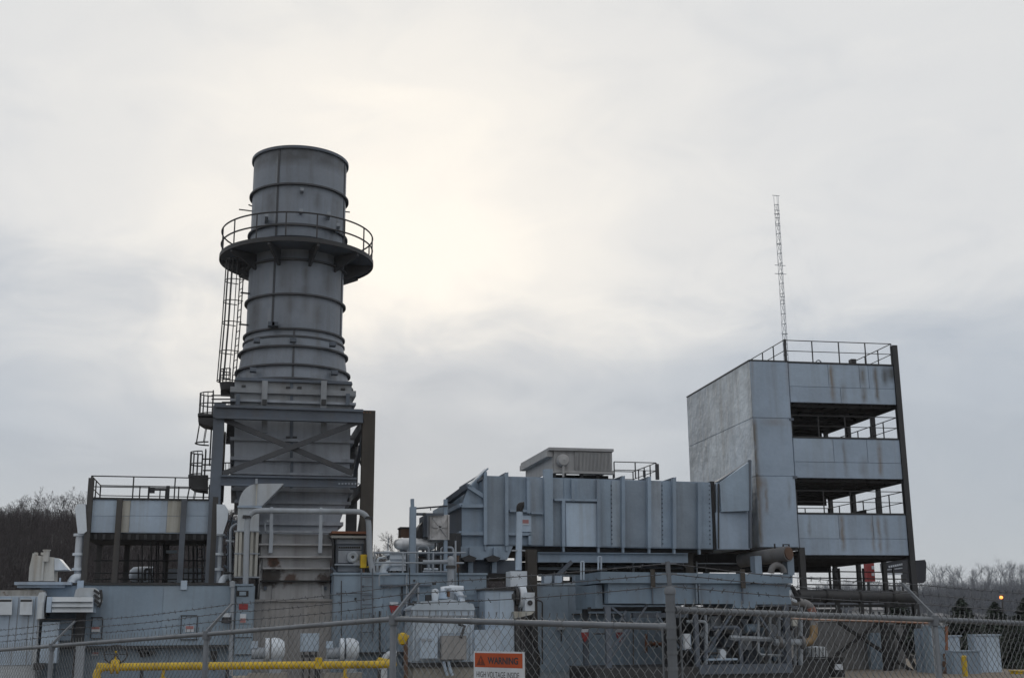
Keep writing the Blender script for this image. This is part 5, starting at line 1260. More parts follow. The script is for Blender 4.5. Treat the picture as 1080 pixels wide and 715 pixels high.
MB().pbox(750, 655, 764, 700, 44.4, .8).build('engine_block', 'frame', mk); MB().pbox(786, 668, 800, 702, 44.2, .9).build('engine_block', 'frame', mk)
for px in (744, 812, 822, 838.5, 843.5): MB().tube([at(px, 648, 43.2), at(px, 702, 43.2)], .06, 8).build('riser', 'pipe', mk)
MB().pbox(745, 694, 778, 696, 42.9, .3).build('tray', 'pale', mk)
MB().pbox(722, 669, 729, 685, 42.9, .3).build('white_meter', 'pale', mk)
MB().ppoly([(760, 694.5), (759.5, 684.5), (763, 684), (766, 687), (765.5, 694.5)], 42.9, .25).build('white_bucket', 'white', mk)
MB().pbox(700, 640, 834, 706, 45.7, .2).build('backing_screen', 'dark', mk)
ov = thing('orange_valve', 'orange T-shaped valve handle and pipe on the wall under the cooler', 'valve', at(690, 688, 46.9))
MB().tube([at(681.5, 668, 46.9), at(681.5, 688, 46.9)], .06, 8).build('handle', 'orange', ov)
MB().tube([at(681.5, 679, 46.9), at(702, 679, 46.9)], .07, 8).build('pipe', 'orange', ov)
for px in (686, 692, 699): c = at(px, 679, 46.9); MB().lathe((0, 46.9, c.z), [(.03, c.x-.05), (.13, c.x-.05), (.13, c.x+.05), (.03, c.x+.05)], 10, 'X').build('flange', 'rusty', ov)
rp_ = thing('rusty_bend_pipe', 'grey pipe bending to rusty red and yellow below the cooler end', 'pipe', (at(845, 690, 42.8).x, 42.8, ZG))
MB().tube(route([at(832, 633.5, 42.8), at(857, 636, 42.8), at(858.5, 660, 42.8)], .5), .15, 14).build('upper_bend', 'lagging', rp_)
M['bendred'] = paint('faded_red_lagging', (0.30, 0.14, 0.11), streak=0.4, var=0.25, rust=0.35)
MB().tube([at(855, 640.5, 42.75), at(858.3, 650, 42.75)], .165, 14).build('red_sleeve', 'bendred', rp_)
M['bendyel'] = paint('faded_yellow_pipe', (0.25, 0.17, 0.085), streak=0.4, var=0.25, rust=0.4)
MB().tube(route([at(858.5, 657, 42.8), at(858, 677, 42.8), at(846, 677.5, 42.8)], .35), .15, 14).build('lower_bend', 'bendyel', rp_)
MB().tube([at(817, 677, 42.8), at(846, 677, 42.8)], .13, 14).build('branch', 'pipe', rp_)
for px in (822, 846): c = at(px, 677, 42.8); MB().lathe((0, 42.8, c.z), [(.05, c.x-.05), (.24, c.x-.05), (.24, c.x+.05), (.05, c.x+.05)], 14, 'X').build('flange', 'lagging', rp_)
MB().tube([at(845, 640, 42.9), at(845, 716, 42.9)], .07, 8).build('stand_post', 'pipe', rp_)
MB().tube(route([at(833, 622, 42.7), at(833, 632, 42.7), at(840, 634, 42.7)], .2), .07, 8).build('small_pipe', 'white', rp_)
MB().tube(route([at(834, 618, 42.7), at(840, 626, 42.7), at(842, 634, 42.7)], .2), .1, 8).build('hose', 'black', rp_)
wt = thing('wire_cage_tank', 'pale cylindrical tank in a wire cage beside the bent pipe', 'tank', (at(862, 706, 43.6).x, 43.6, ZG))
c = at(861, 690, 43.8); MB().lathe((c.x, 43.8, 0), [(.02, at(861, 681, 43.8).z), (.40, at(861, 682, 43.8).z), (.42, at(861, 686, 43.8).z), (.42, at(861, 694, 43.8).z)], 20, cap=True).build('drum', 'offwhite', wt)
MB().pbox(846, 694.2, 874, 722, 43.4, .8).build('stand', 'dark', wt)
for px in (848, 852, 856, 860, 864, 868, 871): MB().bar(at(px, 682, 43.3), at(px, 693, 43.3), .03).build('cage_bar', 'dark', wt)
MB().pbox(846, 692.5, 873, 694, 43.28, .05).build('cage_rail', 'dark', wt)

# ------------------------------------------------------------------ right: base beams, walls, signs
bp_ = thing('long_dark_pipe', 'long dark horizontal pipe running under the open tower', 'pipe', (at(900, 635, 48.6).x, 48.6, at(900, 637, 48.6).z))
a, b = at(842, 628, 48.6), at(965, 629.5, 48.6)
MB().tube([a, b], .27, 16).build('pipe', 'dark', bp_)
MB().pbox(846, 637, 962, 640, 49.6, .4).build('beam', 'dark', bp_)
for px in (870, 905, 940): c = at(px, 628.5, 48.6); MB().lathe((0, 48.6, c.z), [(.26, c.x-.04), (.30, c.x-.04), (.30, c.x+.04), (.26, c.x+.04)], 16, 'X').build('band', 'black', bp_)
tb = thing('tower_base_railing', 'dark low rails and posts at the foot of the open tower', 'railing', (at(900, 623, 50).x, 52, at(900, 623, 50).z))
for py in (602, 609, 616): MB().tube([at(845, py, 52.5), at(957, py + 1.5, 52.5)], .03, 6).build('rail', 'dark', tb)
for px in (876, 880, 886, 911.5, 943.5): MB().pbox(px - .7, 599, px + .7, 625, 52.4, .1).build('rail_post', 'dark', tb)
rw = thing('grey_block_wall', 'low grey block wall under the tower, behind the fence', 'wall', (at(900, 712, 51).x, 51.5, ZG))
M['blockwall'] = paint('grey_block', (0.23, 0.23, 0.235), streak=0.3, var=0.2, rough=0.9)
MB().pbox(846, 655, 946, 722, 51.2, .6).build('wall', 'blockwall', rw)
panels(rw, [847, 880, 918, 945], [656, 688, 719], 51.2, 'blockwall', .03, .015)
MB().pbox(845, 652.5, 947, 654.6, 51.1, .8).build('coping', 'concrete', rw)
MB().pbox(919, 667, 934, 722, 50.6, .3).build('pale_board', 'wall2', rw)
MB().pbox(823, 642, 888, 650, 52.5, .6).build('dark_sill', 'dark', rw)
xb_ = thing('cross_brace_frame', 'dark crossed bracing rods between the tower legs', 'bracing', (at(930, 714, 50).x, 50, ZG))
for q0, q1 in (((884, 656), (972, 714)), ((928, 655), (880, 692)), ((957, 660), (938, 714)), ((942, 662), (972, 716))): MB().bar(at(*q0, 49.2), at(*q1, 49.2), .13, .13).build('rod', 'black', xb_)
for l, r_ in ((932.5, 938.5), (967.5, 972.5)): MB().pbox(l, 651, r_, 722, 49.0, .2).build('leg', 'black', xb_)
dt = thing('dark_tank', 'dark drum with a white label near the corner of the wall', 'drum', (at(878, 712, 44.5).x, 44.5, ZG))
c = at(878, 700, 44.6); MB().lathe((c.x, 44.6, 0), [(.02, at(878, 691.5, 44.6).z), (.44, at(878, 692.5, 44.6).z), (.46, ZG)], 20).build('drum', 'black', dt)
MB().pbox(881, 700, 889, 706, 44.1, .04).build('label_plate', 'signwhite', dt)

def cab(lab, l, t_, r_, b, Y, d, mat, split=None):
    t = thing('equipment_cabinet', lab, 'cabinet', (at((l+r_)/2, 712, Y).x, Y + d/2, ZG))
    MB().pbox(l, t_, r_, 724, Y, d).build('body', mat, t)
    MB().pbox(l - .6, t_ - 1.4, r_ + .6, t_ - .1, Y - .06, d + .1).build('lid', mat, t)
    panels(t, split or [l + .8, r_ - .8], [t_ + 2, 722], Y, mat, .03, .012)
    return t
cab('tall grey cabinet under the tower just left of the orange conduit', 982, 661, 998, 714, 46, .45, 'wall2')
cab('small pale cabinet behind the low grey switch box', 1000, 671, 1014, 714, 49, .45, 'pale')
cab('wide pale upright cabinet at the right beside the small conifers', 1029, 670, 1056, 714, 46, .45, 'pale', [1029.8, 1041, 1055])
cab('low grey switch box with two doors behind the yellow bollard', 1005, 687, 1035, 714, 45, .45, 'wall', [1006, 1021, 1034])
cab('short dark grey box between the tower foot and fence post', 972, 664, 979, 714, 47, .45, 'wall')
cab('grey panel standing behind the tilted tower leg', 945, 660, 955, 714, 50.5, .45, 'blockwall')
yb2 = thing('yellow_bollard', 'yellow bollard post in front of the low grey switch box', 'bollard', (at(1017, 718, 43).x, 43, ZG))
MB().lathe((at(1017, 700, 43).x, 43, 0), [(.11, ZG), (.11, at(1017, 692, 43).z), (.08, at(1017, 691, 43).z), (.01, at(1017, 690.5, 43).z)], 16).build('post', 'yellow', yb2)
yc2 = thing('yellow_box', 'small yellow box at the bottom right corner behind the fence', 'box', (at(1077, 712, 44).x, 44, ZG))
MB().pbox(1073.5, 708, 1086, 722, 44, .5).build('box', 'yellow', yc2); MB().pbox(1073, 706.8, 1086.5, 707.9, 43.95, .6).build('lid', 'yellow', yc2)
oc = thing('orange_conduit', 'thin orange conduit bending down beside the tall grey cabinet', 'conduit', (at(998, 712, 45.6).x, 45.6, ZG))
MB().tube([at(998.3, 660, 45.6), at(998.5, 722, 45.6)], .06, 8).build('pipe', 'orange', oc)
for py, s in ((692, .16), (700, .2), (709, .18)): c = at(1000.5, py, 45.6); MB().box(c.x-s, c.x+s, 45.45, 45.75, c.z-.12, c.z+.12).build('fitting', 'rusty', oc)
ol = thing('orange_hose', 'thin orange hose strung just below the fence rail on the right', 'hose', dep(880, 655, 16))
MB().tube([dep(835, 652, 30), dep(870, 653.5, 27), dep(930, 655, 24), dep(985, 657, 22)], .022, 6).build('hose', 'orange', ol)
# tilted black box + billboard seen through the tower legs
sbx = thing('sign_box', 'dark box sign standing on a post right of the tower leg', 'sign', at(968, 640, 58))
c0_ = at(968, 640, 58)
MB().ppoly([(957, 591.5), (975.5, 590), (977, 593), (976.5, 612), (974, 614.5), (957, 614)], 58, .5).build('box', 'billboard', sbx)
MB().pbox(964, 614.5, 968, 668, 58.1, .2).build('post', 'dark', sbx)
bb2 = thing('roadside_billboard', 'black roadside board with lines of pale lettering seen between tower legs', 'billboard', at(946, 640, 90))
MB().ppoly([(930, 594), (958, 588), (958, 602.5), (931, 603.5)], 90, .3).build('board', 'billboard', bb2)
MB().bar(at(930, 592.3, 89.9), at(958, 586.5, 89.9), .12, .2).build('top_edge', 'signwhite', bb2); MB().bar(at(931, 605, 89.9), at(958, 604, 89.9), .12, .22).build('bottom_edge', 'signwhite', bb2)
MB().ppoly([(929.5, 592.5), (932.5, 594), (933, 602), (930.5, 605.5)], 89.9, .1).build('curved_edge', 'signwhite', bb2)
for (a, b, th, n) in (((937, 597.6), (957, 593.8), .16, 9), ((936, 600.6), (957, 598.2), .09, 14)):
    m = MB(); A, B = at(*a, 89.93), at(*b, 89.93)
    for k in range(n): p = A + (B - A) * ((k + .1) / n); q = A + (B - A) * ((k + .8) / n); m.bar(p, q, .03, th)
    m.build('lettering', 'signwhite', bb2)
for px in (936, 954): MB().pbox(px - .6, 605, px + .6, 655, 90.1, .2).build('post', 'dark', bb2)
rs = thing('red_pylon_sign', 'red pylon sign with white squares seen between tower legs', 'sign', at(919, 640, 92))
MB().pbox(914.5, 593, 922.5, 613, 92, .5).build('board', 'red', rs)
MB().pbox(919.5, 596.5, 922, 600, 91.95, .04).build('white_square', 'signwhite', rs); MB().pbox(919.5, 604, 922, 607, 91.95, .04).build('white_square', 'signwhite', rs)
MB().pbox(917, 613, 919, 655, 92.1, .2).build('post', 'dark', rs)
for (lab, l, t_, r_, b, D) in (('small far house with pale siding low between the tower legs', 868, 640, 884, 652, 150), ('low white far building at the foot of the right hill', 1026, 647, 1042, 656, 170), ('small white far building left of the conifers', 983, 647, 1003, 656, 165), ('far pale house behind the leftmost tower legs', 917, 639, 932, 652, 140)):
    A, B = dep(l, b, D), dep(r_, t_, D); w = (B - A).dot(RH); t = thing('far_house', lab, 'house', A)
    h = B.z - A.z; P0 = A.copy(); u = RH * w; v = FH * 7
    MB().prism([P0 - UZ, P0 + u - UZ, P0 + u + v - UZ, P0 + v - UZ], (0, 0, h * .7 + 1)).build('wall', 'house', t)
    z = Vector((0, 0, h * .7)); MB().prism([P0 + z - FH * .3 - RH * .2, P0 + z + v + FH * .3 - RH * .2, P0 + z + v * .5 + Vector((0, 0, h * .42)) - RH * .2], u + RH * .4).build('roof', 'roof', t)
    for k in (.2, .6): MB().prism([P0 + u * k + UZ * h * .25 - FH * .05, P0 + u * (k + .14) + UZ * h * .25 - FH * .05, P0 + u * (k + .14) + UZ * h * .55 - FH * .05, P0 + u * k + UZ * h * .55 - FH * .05], FH * .04).build('window', 'billboard', t)
sl2 = thing('street_lamp', 'lit orange sodium street lamp glowing on the right hillside', 'street lamp', dep(1056, 652, 140))
MB().lathe(dep(1056, 629.8, 140), [(.01, .20), (.16, .12), (.20, 0), (.15, -.12), (.01, -.2)], 12).build('lamp_head', 'lamp', sl2)
MB().lathe(dep(1057, 629.8, 140.4), [(.05, .26), (.36, .2), (.3, .3), (.05, .36)], 12).build('lamp_hood', 'rusty', sl2)
MB().tube([dep(1057.3, 629, 140.5), dep(1057.6, 656, 140.5)], .1, 8).build('pole', 'dark', sl2)

# ------------------------------------------------------------------ radio mast
DM = 120.0
mt = thing('radio_mast', 'tall thin lattice radio mast rising behind the tower', 'radio mast', dep(832, 656, DM))
top, base = dep(820, 207, DM), dep(832, 656, DM); bx_, by_ = (top.x + base.x)/2, (top.y + base.y)/2
# keep it plumb at the mean of its measured line
pm = dep(824.5, 300, DM); bx_, by_ = pm.x, pm.y
zt_ = top.z; z0_ = -1.0; rm_ = .27
legs = [Vector((bx_ + rm_*math.cos(a), by_ + rm_*math.sin(a), 0)) for a in (.3, .3 + 2*math.pi/3, .3 + 4*math.pi/3)]
for l_ in legs: MB().bar(l_ + UZ * z0_, l_ + UZ * zt_, .03).build('leg', 'pipe', mt)
nb = int((zt_ - z0_) / 1.1)
for i in range(nb):
    z = z0_ + i * 1.1; m = MB()
    for k in range(3): m.bar(legs[k] + UZ * z, legs[(k+1) % 3] + UZ * z, .03); m.bar(legs[k] + UZ * z, legs[(k+1) % 3] + UZ * (z + 1.1), .025)
    m.build('lattice_bay', 'pipe', mt)
for py, w in ((206.5, .75), (216, .45), (222, .55), (226, .6), (230, .5), (238, .5), (258, .5), (280, 1.1), (289, 1.2), (313, .5), (317, .5), (352, .7)):
    p = dep(822, py, DM); MB().bar((bx_ - w * .6, by_, p.z), (bx_ + w * .5, by_, p.z), .05).build('antenna_arm', 'pipe', mt)
for zz, rr_ in ((dep(822, 230, DM).z, 26), (dep(824, 300, DM).z, 20)):
    for k in range(3):
        a = .9 + 2 * math.pi * k / 3; MB().tube([(bx_, by_, zz), (bx_ + rr_*math.cos(a), by_ + rr_*math.sin(a), 0)], .002, 3).build('guy_wire', 'pipe', mt)

# ------------------------------------------------------------------ conduits, cables and small fittings that crowd the plant
def run_of(name, label, cat, anchor, parts):
    t = thing(name, label, cat, anchor)
    for nm, pts, r_, mm in parts: MB().tube(route(pts, r_ * 3) if len(pts) > 2 else pts, r_, 6).build(nm, mm, t)
    return t
A_ = lambda Y: (lambda *q: [at(a, b, Y) for a, b in q])
f = A_(44.95)
run_of('conduit_run', 'thin grey conduits climbing the middle enclosure wall beside the ladder', 'conduits', at(470, 640, 44.95), [
    ('conduit', f((429, 606), (429, 660), (435, 662)), .028, 'pipe'), ('conduit', f((432, 598), (432, 640)), .022, 'dark'), ('conduit', f((480.5, 570), (480.5, 640)), .035, 'pipe'),
    ('conduit', f((483.5, 598), (483.5, 633), (500, 633)), .025, 'dark'), ('conduit', f((400, 618), (400, 606), (412, 606)), .03, 'pipe'), ('conduit', f((360, 612), (360, 680)), .02, 'dark'),
    ('conduit', f((355, 625), (392, 626)), .016, 'dark'), ('conduit', f((402, 652), (480, 653)), .018, 'dark'), ('conduit', f((486, 640), (510, 640), (510, 700)), .03, 'frame')])
f = A_(46.4)
run_of('instrument_piping', 'tangle of thin pipes and risers on the roof between ladder and big duct', 'pipes', at(455, 604, 46.4), [
    ('pipe', f((440, 604), (440, 576), (452, 576), (452, 604)), .05, 'pipe'), ('pipe', f((444, 604), (444, 590), (470, 589.5)), .04, 'dark'), ('pipe', f((456, 604), (456, 584), (485, 584)), .06, 'frame'),
    ('pipe', f((465, 605), (465, 577), (478, 577), (478, 604)), .045, 'pipe'), ('pipe', f((470, 604), (470, 594), (484, 594)), .035, 'rusty'), ('pipe', f((430, 604), (430, 579), (436, 579)), .04, 'pipe'),
    ('pipe', f((398, 604), (398, 588), (408, 588)), .05, 'white'), ('pipe', f((447, 600), (462, 600)), .05, 'white'), ('pipe', f((481, 604), (481, 565)), .03, 'dark'), ('pipe', f((459, 572), (459, 604)), .03, 'dark')])
f = A_(45.9)
run_of('stack_side_piping', 'thin pipes and cables rising beside the lower stack on its right', 'pipes', at(354, 604, 45.9), [
    ('pipe', f((351, 606), (351, 570), (347, 566)), .04, 'dark'), ('pipe', f((354, 634), (354, 602), (349, 598)), .05, 'frame'), ('cable', f((352.5, 690), (352.5, 634)), .06, 'dark'), ('cable', f((356, 700), (356, 640)), .03, 'dark'),
    ('pipe', f((386, 604), (386, 576), (390, 570)), .03, 'dark')])
f = A_(44.6)
run_of('cable_bundle', 'dark cables and conduits hanging round the foot of the slim exhaust pipe', 'cables', at(552, 690, 43.6), [
    ('cable', f((541, 612), (537, 640), (539, 700)), .04, 'dark'), ('cable', f((556, 610), (563, 624)), .03, 'dark'), ('cable', f((560, 644), (561, 700)), .045, 'dark'), ('cable', f((548, 640), (548, 700)), .05, 'pipe'),
    ('cable', f((564, 632), (572, 634), (572, 700)), .03, 'dark'), ('cable', f((552, 655), (569, 690), (568, 714)), .05, 'black')])
f = A_(50.9)
run_of('under_duct_piping', 'pipes and cable trays running in the shade under the big duct', 'pipes', at(640, 605, 50.9), [
    ('pipe', f((568, 599), (640, 600)), .07, 'pipe'), ('pipe', f((568, 606.5), (622, 607)), .06, 'white'), ('pipe', f((640, 597), (735, 599)), .06, 'frame'), ('pipe', f((735, 597), (782, 598)), .09, 'dark'),
    ('pipe', f((593, 594), (593, 612)), .05, 'pipe'), ('pipe', f((668, 593), (668, 603)), .05, 'pipe'), ('pipe', f((745, 583), (745, 604)), .05, 'dark')])
f = A_(43.0)
run_of('skid_piping', 'pipes with elbows crossing between the legs of the cooler skid', 'pipes', at(740, 700, 43.0), [
    ('pipe', f((724, 655), (745, 655), (745, 700)), .06, 'pipe'), ('pipe', f((752, 662), (780, 661), (782, 700)), .08, 'frame'), ('pipe', f((770, 672), (818, 674)), .10, 'pipe'), ('pipe', f((800, 650), (800, 690), (826, 691)), .05, 'pipe'),
    ('pipe', f((728, 690), (760, 688)), .05, 'dark'), ('pipe', f((808, 646), (808, 700)), .06, 'dark'), ('pipe', f((640, 655), (668, 656), (668, 705)), .03, 'dark'), ('pipe', f((626, 668), (640, 668)), .03, 'dark')])
f = A_(46.6)
run_of('vent_side_piping', 'dark pipes and cables between the white vent duct and the elbow duct', 'pipes', at(244, 612, 46.6), [
    ('pipe', f((243, 612), (243, 556), (250, 552)), .05, 'pipe'), ('pipe', f((238, 570), (247, 571)), .04, 'pipe'), ('cable', f((246, 540), (241, 560), (246, 580), (243, 600)), .03, 'black'), ('pipe', f((236, 604), (247, 604)), .06, 'dark')])
for (lab, l, t_, r_, b, Y, mm) in (
    ('small grey junction box on the enclosure wall below the elevated box', 222, 686, 229, 695, 45.2, 'dark'),
    ('pale junction box on the middle enclosure wall under the conduit tray', 456, 622, 461, 629, 45.0, 'pale'),
    ('dark junction box low on the wall right of the ladder', 426, 690, 432, 699, 45.1, 'dark'),
    ('grey switch box on the shaded wall behind the cooler legs', 588, 652, 596, 664, 47.4, 'pipe'),
    ('white instrument box on the cooler leg by the corner fence post', 722, 668, 728, 684, 42.4, 'white'),
    ('rust-stained junction box beside the rusty bend pipe', 836, 650, 841, 660, 42.6, 'stained')):
    t = thing('junction_box', lab, 'junction box', at((l+r_)/2, b, Y))
    MB().pbox(l, t_, r_, b, Y, .15).build('body', mm, t); MB().pbox(l + .6, t_ + .6, r_ - .6, b - .6, Y - .02, .018).build('cover', mm, t)
    MB().tube([at((l+r_)/2, b, Y + .08), at((l+r_)/2, b + 12, Y + .08)], .03, 6).build('conduit', 'dark', t)
# ------------------------------------------------------------------ chain-link fence
def fpt(px, py, D): return dep(px, py, D)
PC = fpt(708, 661, 7.94)
runL = [fpt(708, 661, 7.94), fpt(415, 652.5, 10.1), fpt(218, 668.5, 12.26), fpt(55, 681, 14.9), fpt(-50, 689, 17.3)]
runR = [fpt(711, 643, 7.94), fpt(985, 653, 9.89), fpt(1170, 661, 11.84)]
def ground_at(p):
    l = p.x * RH.x + p.y * RH.y; D = p.x * FH.x + p.y * FH.y; return ground_z(l, D)
MESH_W = 0.078
def fabric(parent, a, b, phase=0):
    a, b = Vector(a), Vector(b); d = Vector((b.x - a.x, b.y - a.y, 0)); Lh = d.length; d.normalize()
    nrm = Vector((-d.y, d.x, 0)) * (.032)
    m = MB(); n = int(Lh / (MESH_W / 2)); r = .0027
    rnd = random.Random(phase)
    for i in range(n):
        pts = []
        za = a.z + (b.z - a.z) * i / n + .045; zg = (ground_at(a) * (n - i) + ground_at(b) * i) / n + .03
        J = int((za - zg) / (MESH_W / 2))
        for j in range(J + 1):
            u = (i + ((j + i) % 2)) * (MESH_W / 2) + rnd.uniform(-.004, .004)
            z = za - j * MESH_W / 2
            w = .022 * math.sin(u * 1.7 + z * 2.1 + phase) * (1 - j / max(J, 1) * .3)
            off = nrm * (-1) + d.cross(UZ) * w + d.cross(UZ) * (.003 if j % 2 else -.003)
            pts.append(Vector((a.x, a.y, 0)) + d * u + off + UZ * z)
        m.tube(pts, r, 3, False)
        m.tube([pts[0], pts[0] + UZ * .03 + d * rnd.uniform(-.012, .012)], r, 3, False)
    return m.build('chain_mesh', 'wire', parent, kind='stuff')
def barbed(parent, a, b, seed):
    a, b = Vector(a), Vector(b); rnd = random.Random(seed); m = MB(); n = 24
    sag = .02 * rnd.random() + .008
    P_ = [a + (b - a) * (k / n) - UZ * sag * math.sin(math.pi * k / n) for k in range(n + 1)]
    m.tube(P_, .0032, 4, False)
    L_ = (b - a).length; q = int(L_ / .125); d = (b - a).normalized(); s = d.cross(UZ).normalized()
    for k in range(q):
        p = a + (b - a) * ((k + rnd.random() * .3) / q); p.z -= sag * math.sin(math.pi * k / q)
        for t in range(2):
            v = (UZ * rnd.uniform(-1, 1) + s * rnd.uniform(-1, 1) + d * rnd.uniform(-.5, .5)).normalized() * .022
            m.tube([p - v, p + v], .0022, 3, False)
    m.build('barbed_wire', 'brace', parent)
fence = thing('chain_link_fence', 'galvanised chain-link fence with barbed wire running from the corner post to the left', 'fence', (PC.x, PC.y, 0))
fence2 = thing('chain_link_fence', 'galvanised chain-link fence with barbed wire running from the corner post to the right', 'fence', (runR[1].x, runR[1].y, 0))
NL = (lambda d: Vector((-d.y, d.x, 0)))((runL[0] - runL[3]).normalized()) ; NL.z = 0; NL.normalize()
NR = (lambda d: Vector((-d.y, d.x, 0)))((runR[1] - runR[0]).normalized()); NR.z = 0; NR.normalize()
if NL.dot(FH) < 0: NL = -NL
if NR.dot(FH) < 0: NR = -NR
def line_post(parent, p, nrm, r=.027):
    g = ground_at(p)
    MB().lathe((p.x, p.y, 0), [(r, g - .1), (r, p.z + .02), (r * .6, p.z + .035), (.004, p.z + .04)], 14).build('post', 'galv', parent)
    b = p + UZ * .03; arm = nrm * .27 + UZ * .27
    MB().prism([b - nrm * .016 + nrm.cross(UZ) * -.012, b + nrm * .028 + nrm.cross(UZ) * -.012, b + arm + nrm * .012 + nrm.cross(UZ) * -.012, b + arm - nrm * .012 + nrm.cross(UZ) * -.012], nrm.cross(UZ) * .024).build('barb_arm', 'galv', parent)
    MB().lathe((p.x, p.y, 0), [(r + .002, p.z - .05), (r + .012, p.z - .05), (r + .012, p.z + .03), (r + .002, p.z + .03)], 14).build('post_cap', 'galv', parent)
    return [b + arm * f for f in (.35, .66, .98)]
tipsL = [line_post(fence, p, NL) for p in runL[1:]]
tipsR = [line_post(fence2, p, NR) for p in runR[1:]]
# corner post with upright strand holder
g = ground_at(PC); ct = fpt(708, 623, 7.94).z
MB().lathe((PC.x, PC.y, 0), [(.032, g - .1), (.032, ct - .02), (.038, ct - .02), (.038, ct + .01), (.028, ct + .028), (.004, ct + .034)], 18).build('corner_post', 'galv', fence)
up_top = fpt(706, 592, 7.94)
MB().bar((PC.x, PC.y, ct + .02), (PC.x - .01, PC.y, up_top.z), .022, .03).build('strand_holder', 'galv', fence)
for py in (594, 605, 618): 
    q = fpt(706, py, 7.94); MB().bar(Vector((PC.x, PC.y, q.z)) - RH * .05, Vector((PC.x, PC.y, q.z)) + RH * .05, .012).build('strand_clip', 'galv', fence)
for pz in (661, 643, 672, 688, 705):
    z = fpt(708, pz, 7.94).z; MB().lathe((PC.x, PC.y, 0), [(.0325, z - .01), (.0365, z - .01), (.0365, z + .01), (.0325, z + .01)], 18).build('tension_band', 'galv', fence)
MB().bar(Vector((PC.x, PC.y, g + .05)) + RH * .062 + FH * .02, Vector((PC.x, PC.y, runR[0].z)) + RH * .062 + FH * .02, .008, .02).build('tension_bar', 'galv', fence2)
MB().bar(Vector((PC.x, PC.y, g + .05)) - RH * .055 + FH * .03, Vector((PC.x, PC.y, runL[0].z)) - RH * .055 + FH * .03, .008, .02).build('tension_bar', 'galv', fence)
tipC = [Vector((PC.x, PC.y, fpt(706, py, 7.94).z)) for py in (618, 605, 594)]
for run, par, tips, sd_ in ((runL, fence, tipsL, 3), (runR, fence2, tipsR, 40)):
    for i in range(len(run) - 1):
        a, b = run[i], run[i+1]
        MB().tube([a, b], .0215, 12).build('top_rail', 'galv', par)
        if i == 0: MB().tube([a + (b - a) * .0, a + (b - a) * .03], .026, 12).build('rail_cup', 'galv', par)
        fabric(par, a, b, sd_ + i)
        A_ = tipC if i == 0 else tips[i-1]; B_ = tips[i]
        for k in range(3): barbed(par, A_[k], B_[k], sd_ * 10 + i * 3 + k)
        for k in range(1, 6):
            c = a + (b - a) * (k / 6); dd = (b - a).normalized(); s = dd.cross(UZ).normalized(); u = s.cross(dd)
            MB().tube([c + (s * math.cos(t) + u * math.sin(t)) * .0245 for t in [2*math.pi*q/8 for q in range(9)]], .0025, 3, False).build('tie_wire', 'wire', par)

# warning sign wired to the fence
ws = thing('warning_sign', 'orange and white WARNING HIGH VOLTAGE INSIDE sign wired to the fence', 'sign', (0, 0, 0))
# plane of the left run
La, Lb = runL[0], runL[1]; dl = Vector((Lb.x - La.x, Lb.y - La.y, 0)).normalized()
def on_fence(px, py, off=.06):
    d = ray(px, py); n = Vector((-dl.y, dl.x, 0));
    if n.dot(FH) > 0: n = -n
    p0 = La + n * off; t = (p0 - EYE).dot(n) / d.dot(n); return EYE + d * t
TL, TR, BL = on_fence(500.0, 686.2), on_fence(553.3, 687.4), on_fence(498.5, 714)
U_ = Vector((TR.x - TL.x, TR.y - TL.y, 0)); W_ = U_.length; U_.normalize(); Nf = Vector((U_.y, -U_.x, 0))
if Nf.dot(FH) > 0: Nf = -Nf
H_ = W_ * .70; tilt = (TR.z - TL.z) / W_
VZ = Vector((0, 0, 1)); UU = U_.copy()
ws.location = TL - VZ * H_; ORG[ws.name] = Vector(ws.location)
HV = W_ * 0.73                                   # the plate is seen aslant, so it is wider than it looks
def S(u, v, o=0.0): return TL + UU * u * W_ - VZ * v * HV + Nf * o
MB().prism([S(0, 0), S(1, 0), S(1, .70), S(0, .70)], Nf * .003).build('plate', 'signwhite', ws)
MB().prism([S(.025, .03, .0032), S(.965, .03, .0032), S(.965, .285, .0032), S(.025, .285, .0032)], Nf * .0012).build('orange_band', 'signorange', ws)
MB().prism([S(.06, .25, .0046), S(.15, .07, .0046), S(.24, .25, .0046)], Nf * .001).build('alert_triangle', 'alert', ws)
MB().prism([S(.135, .13, .0058), S(.165, .13, .0058), S(.158, .20, .0058), S(.142, .20, .0058)], Nf * .001).build('alert_bar', 'signorange', ws)
MB().prism([S(.14, .213, .0058), S(.16, .213, .0058), S(.16, .233, .0058), S(.14, .233, .0058)], Nf * .001).build('alert_dot', 'signorange', ws)
def text(body, u, v, size_u, mat, o, name, bold=0.0, sx_=1.0):
    cu = bpy.data.curves.new(name, 'FONT'); cu.body = body; cu.size = 1; cu.extrude = .0; cu.offset = bold
    tmp = bpy.data.objects.new('tmp_text', cu); COL.objects.link(tmp)
    dg = bpy.context.evaluated_depsgraph_get(); me = bpy.data.meshes.new_from_object(tmp.evaluated_get(dg))
    COL.objects.unlink(tmp); bpy.data.objects.remove(tmp)
    xs = [q.co.x for q in me.vertices]; ys = [q.co.y for q in me.vertices]
    x0, x1, y0, y1 = min(xs), max(xs), min(ys), max(ys); w, h = size_u
    org = ORG[ws.name]
    for q in me.vertices:
        a = (q.co.x - x0) / (x1 - x0) * w + u; b = v - (q.co.y - y0) / (y1 - y0) * h
        q.co = S(a, b, o) - org
    me.materials.clear(); me.materials.append(M[mat])
    ob = bpy.data.objects.new(name, me); COL.objects.link(ob); ob.parent = ws; ORG[ob.name] = org
text('WARNING', .285, .225, (.60, .125), 'signblack', .0052, 'lettering', .035)
text('HIGH VOLTAGE INSIDE', .06, .465, (.84, .105), 'signblack', .0038, 'lettering', .004)
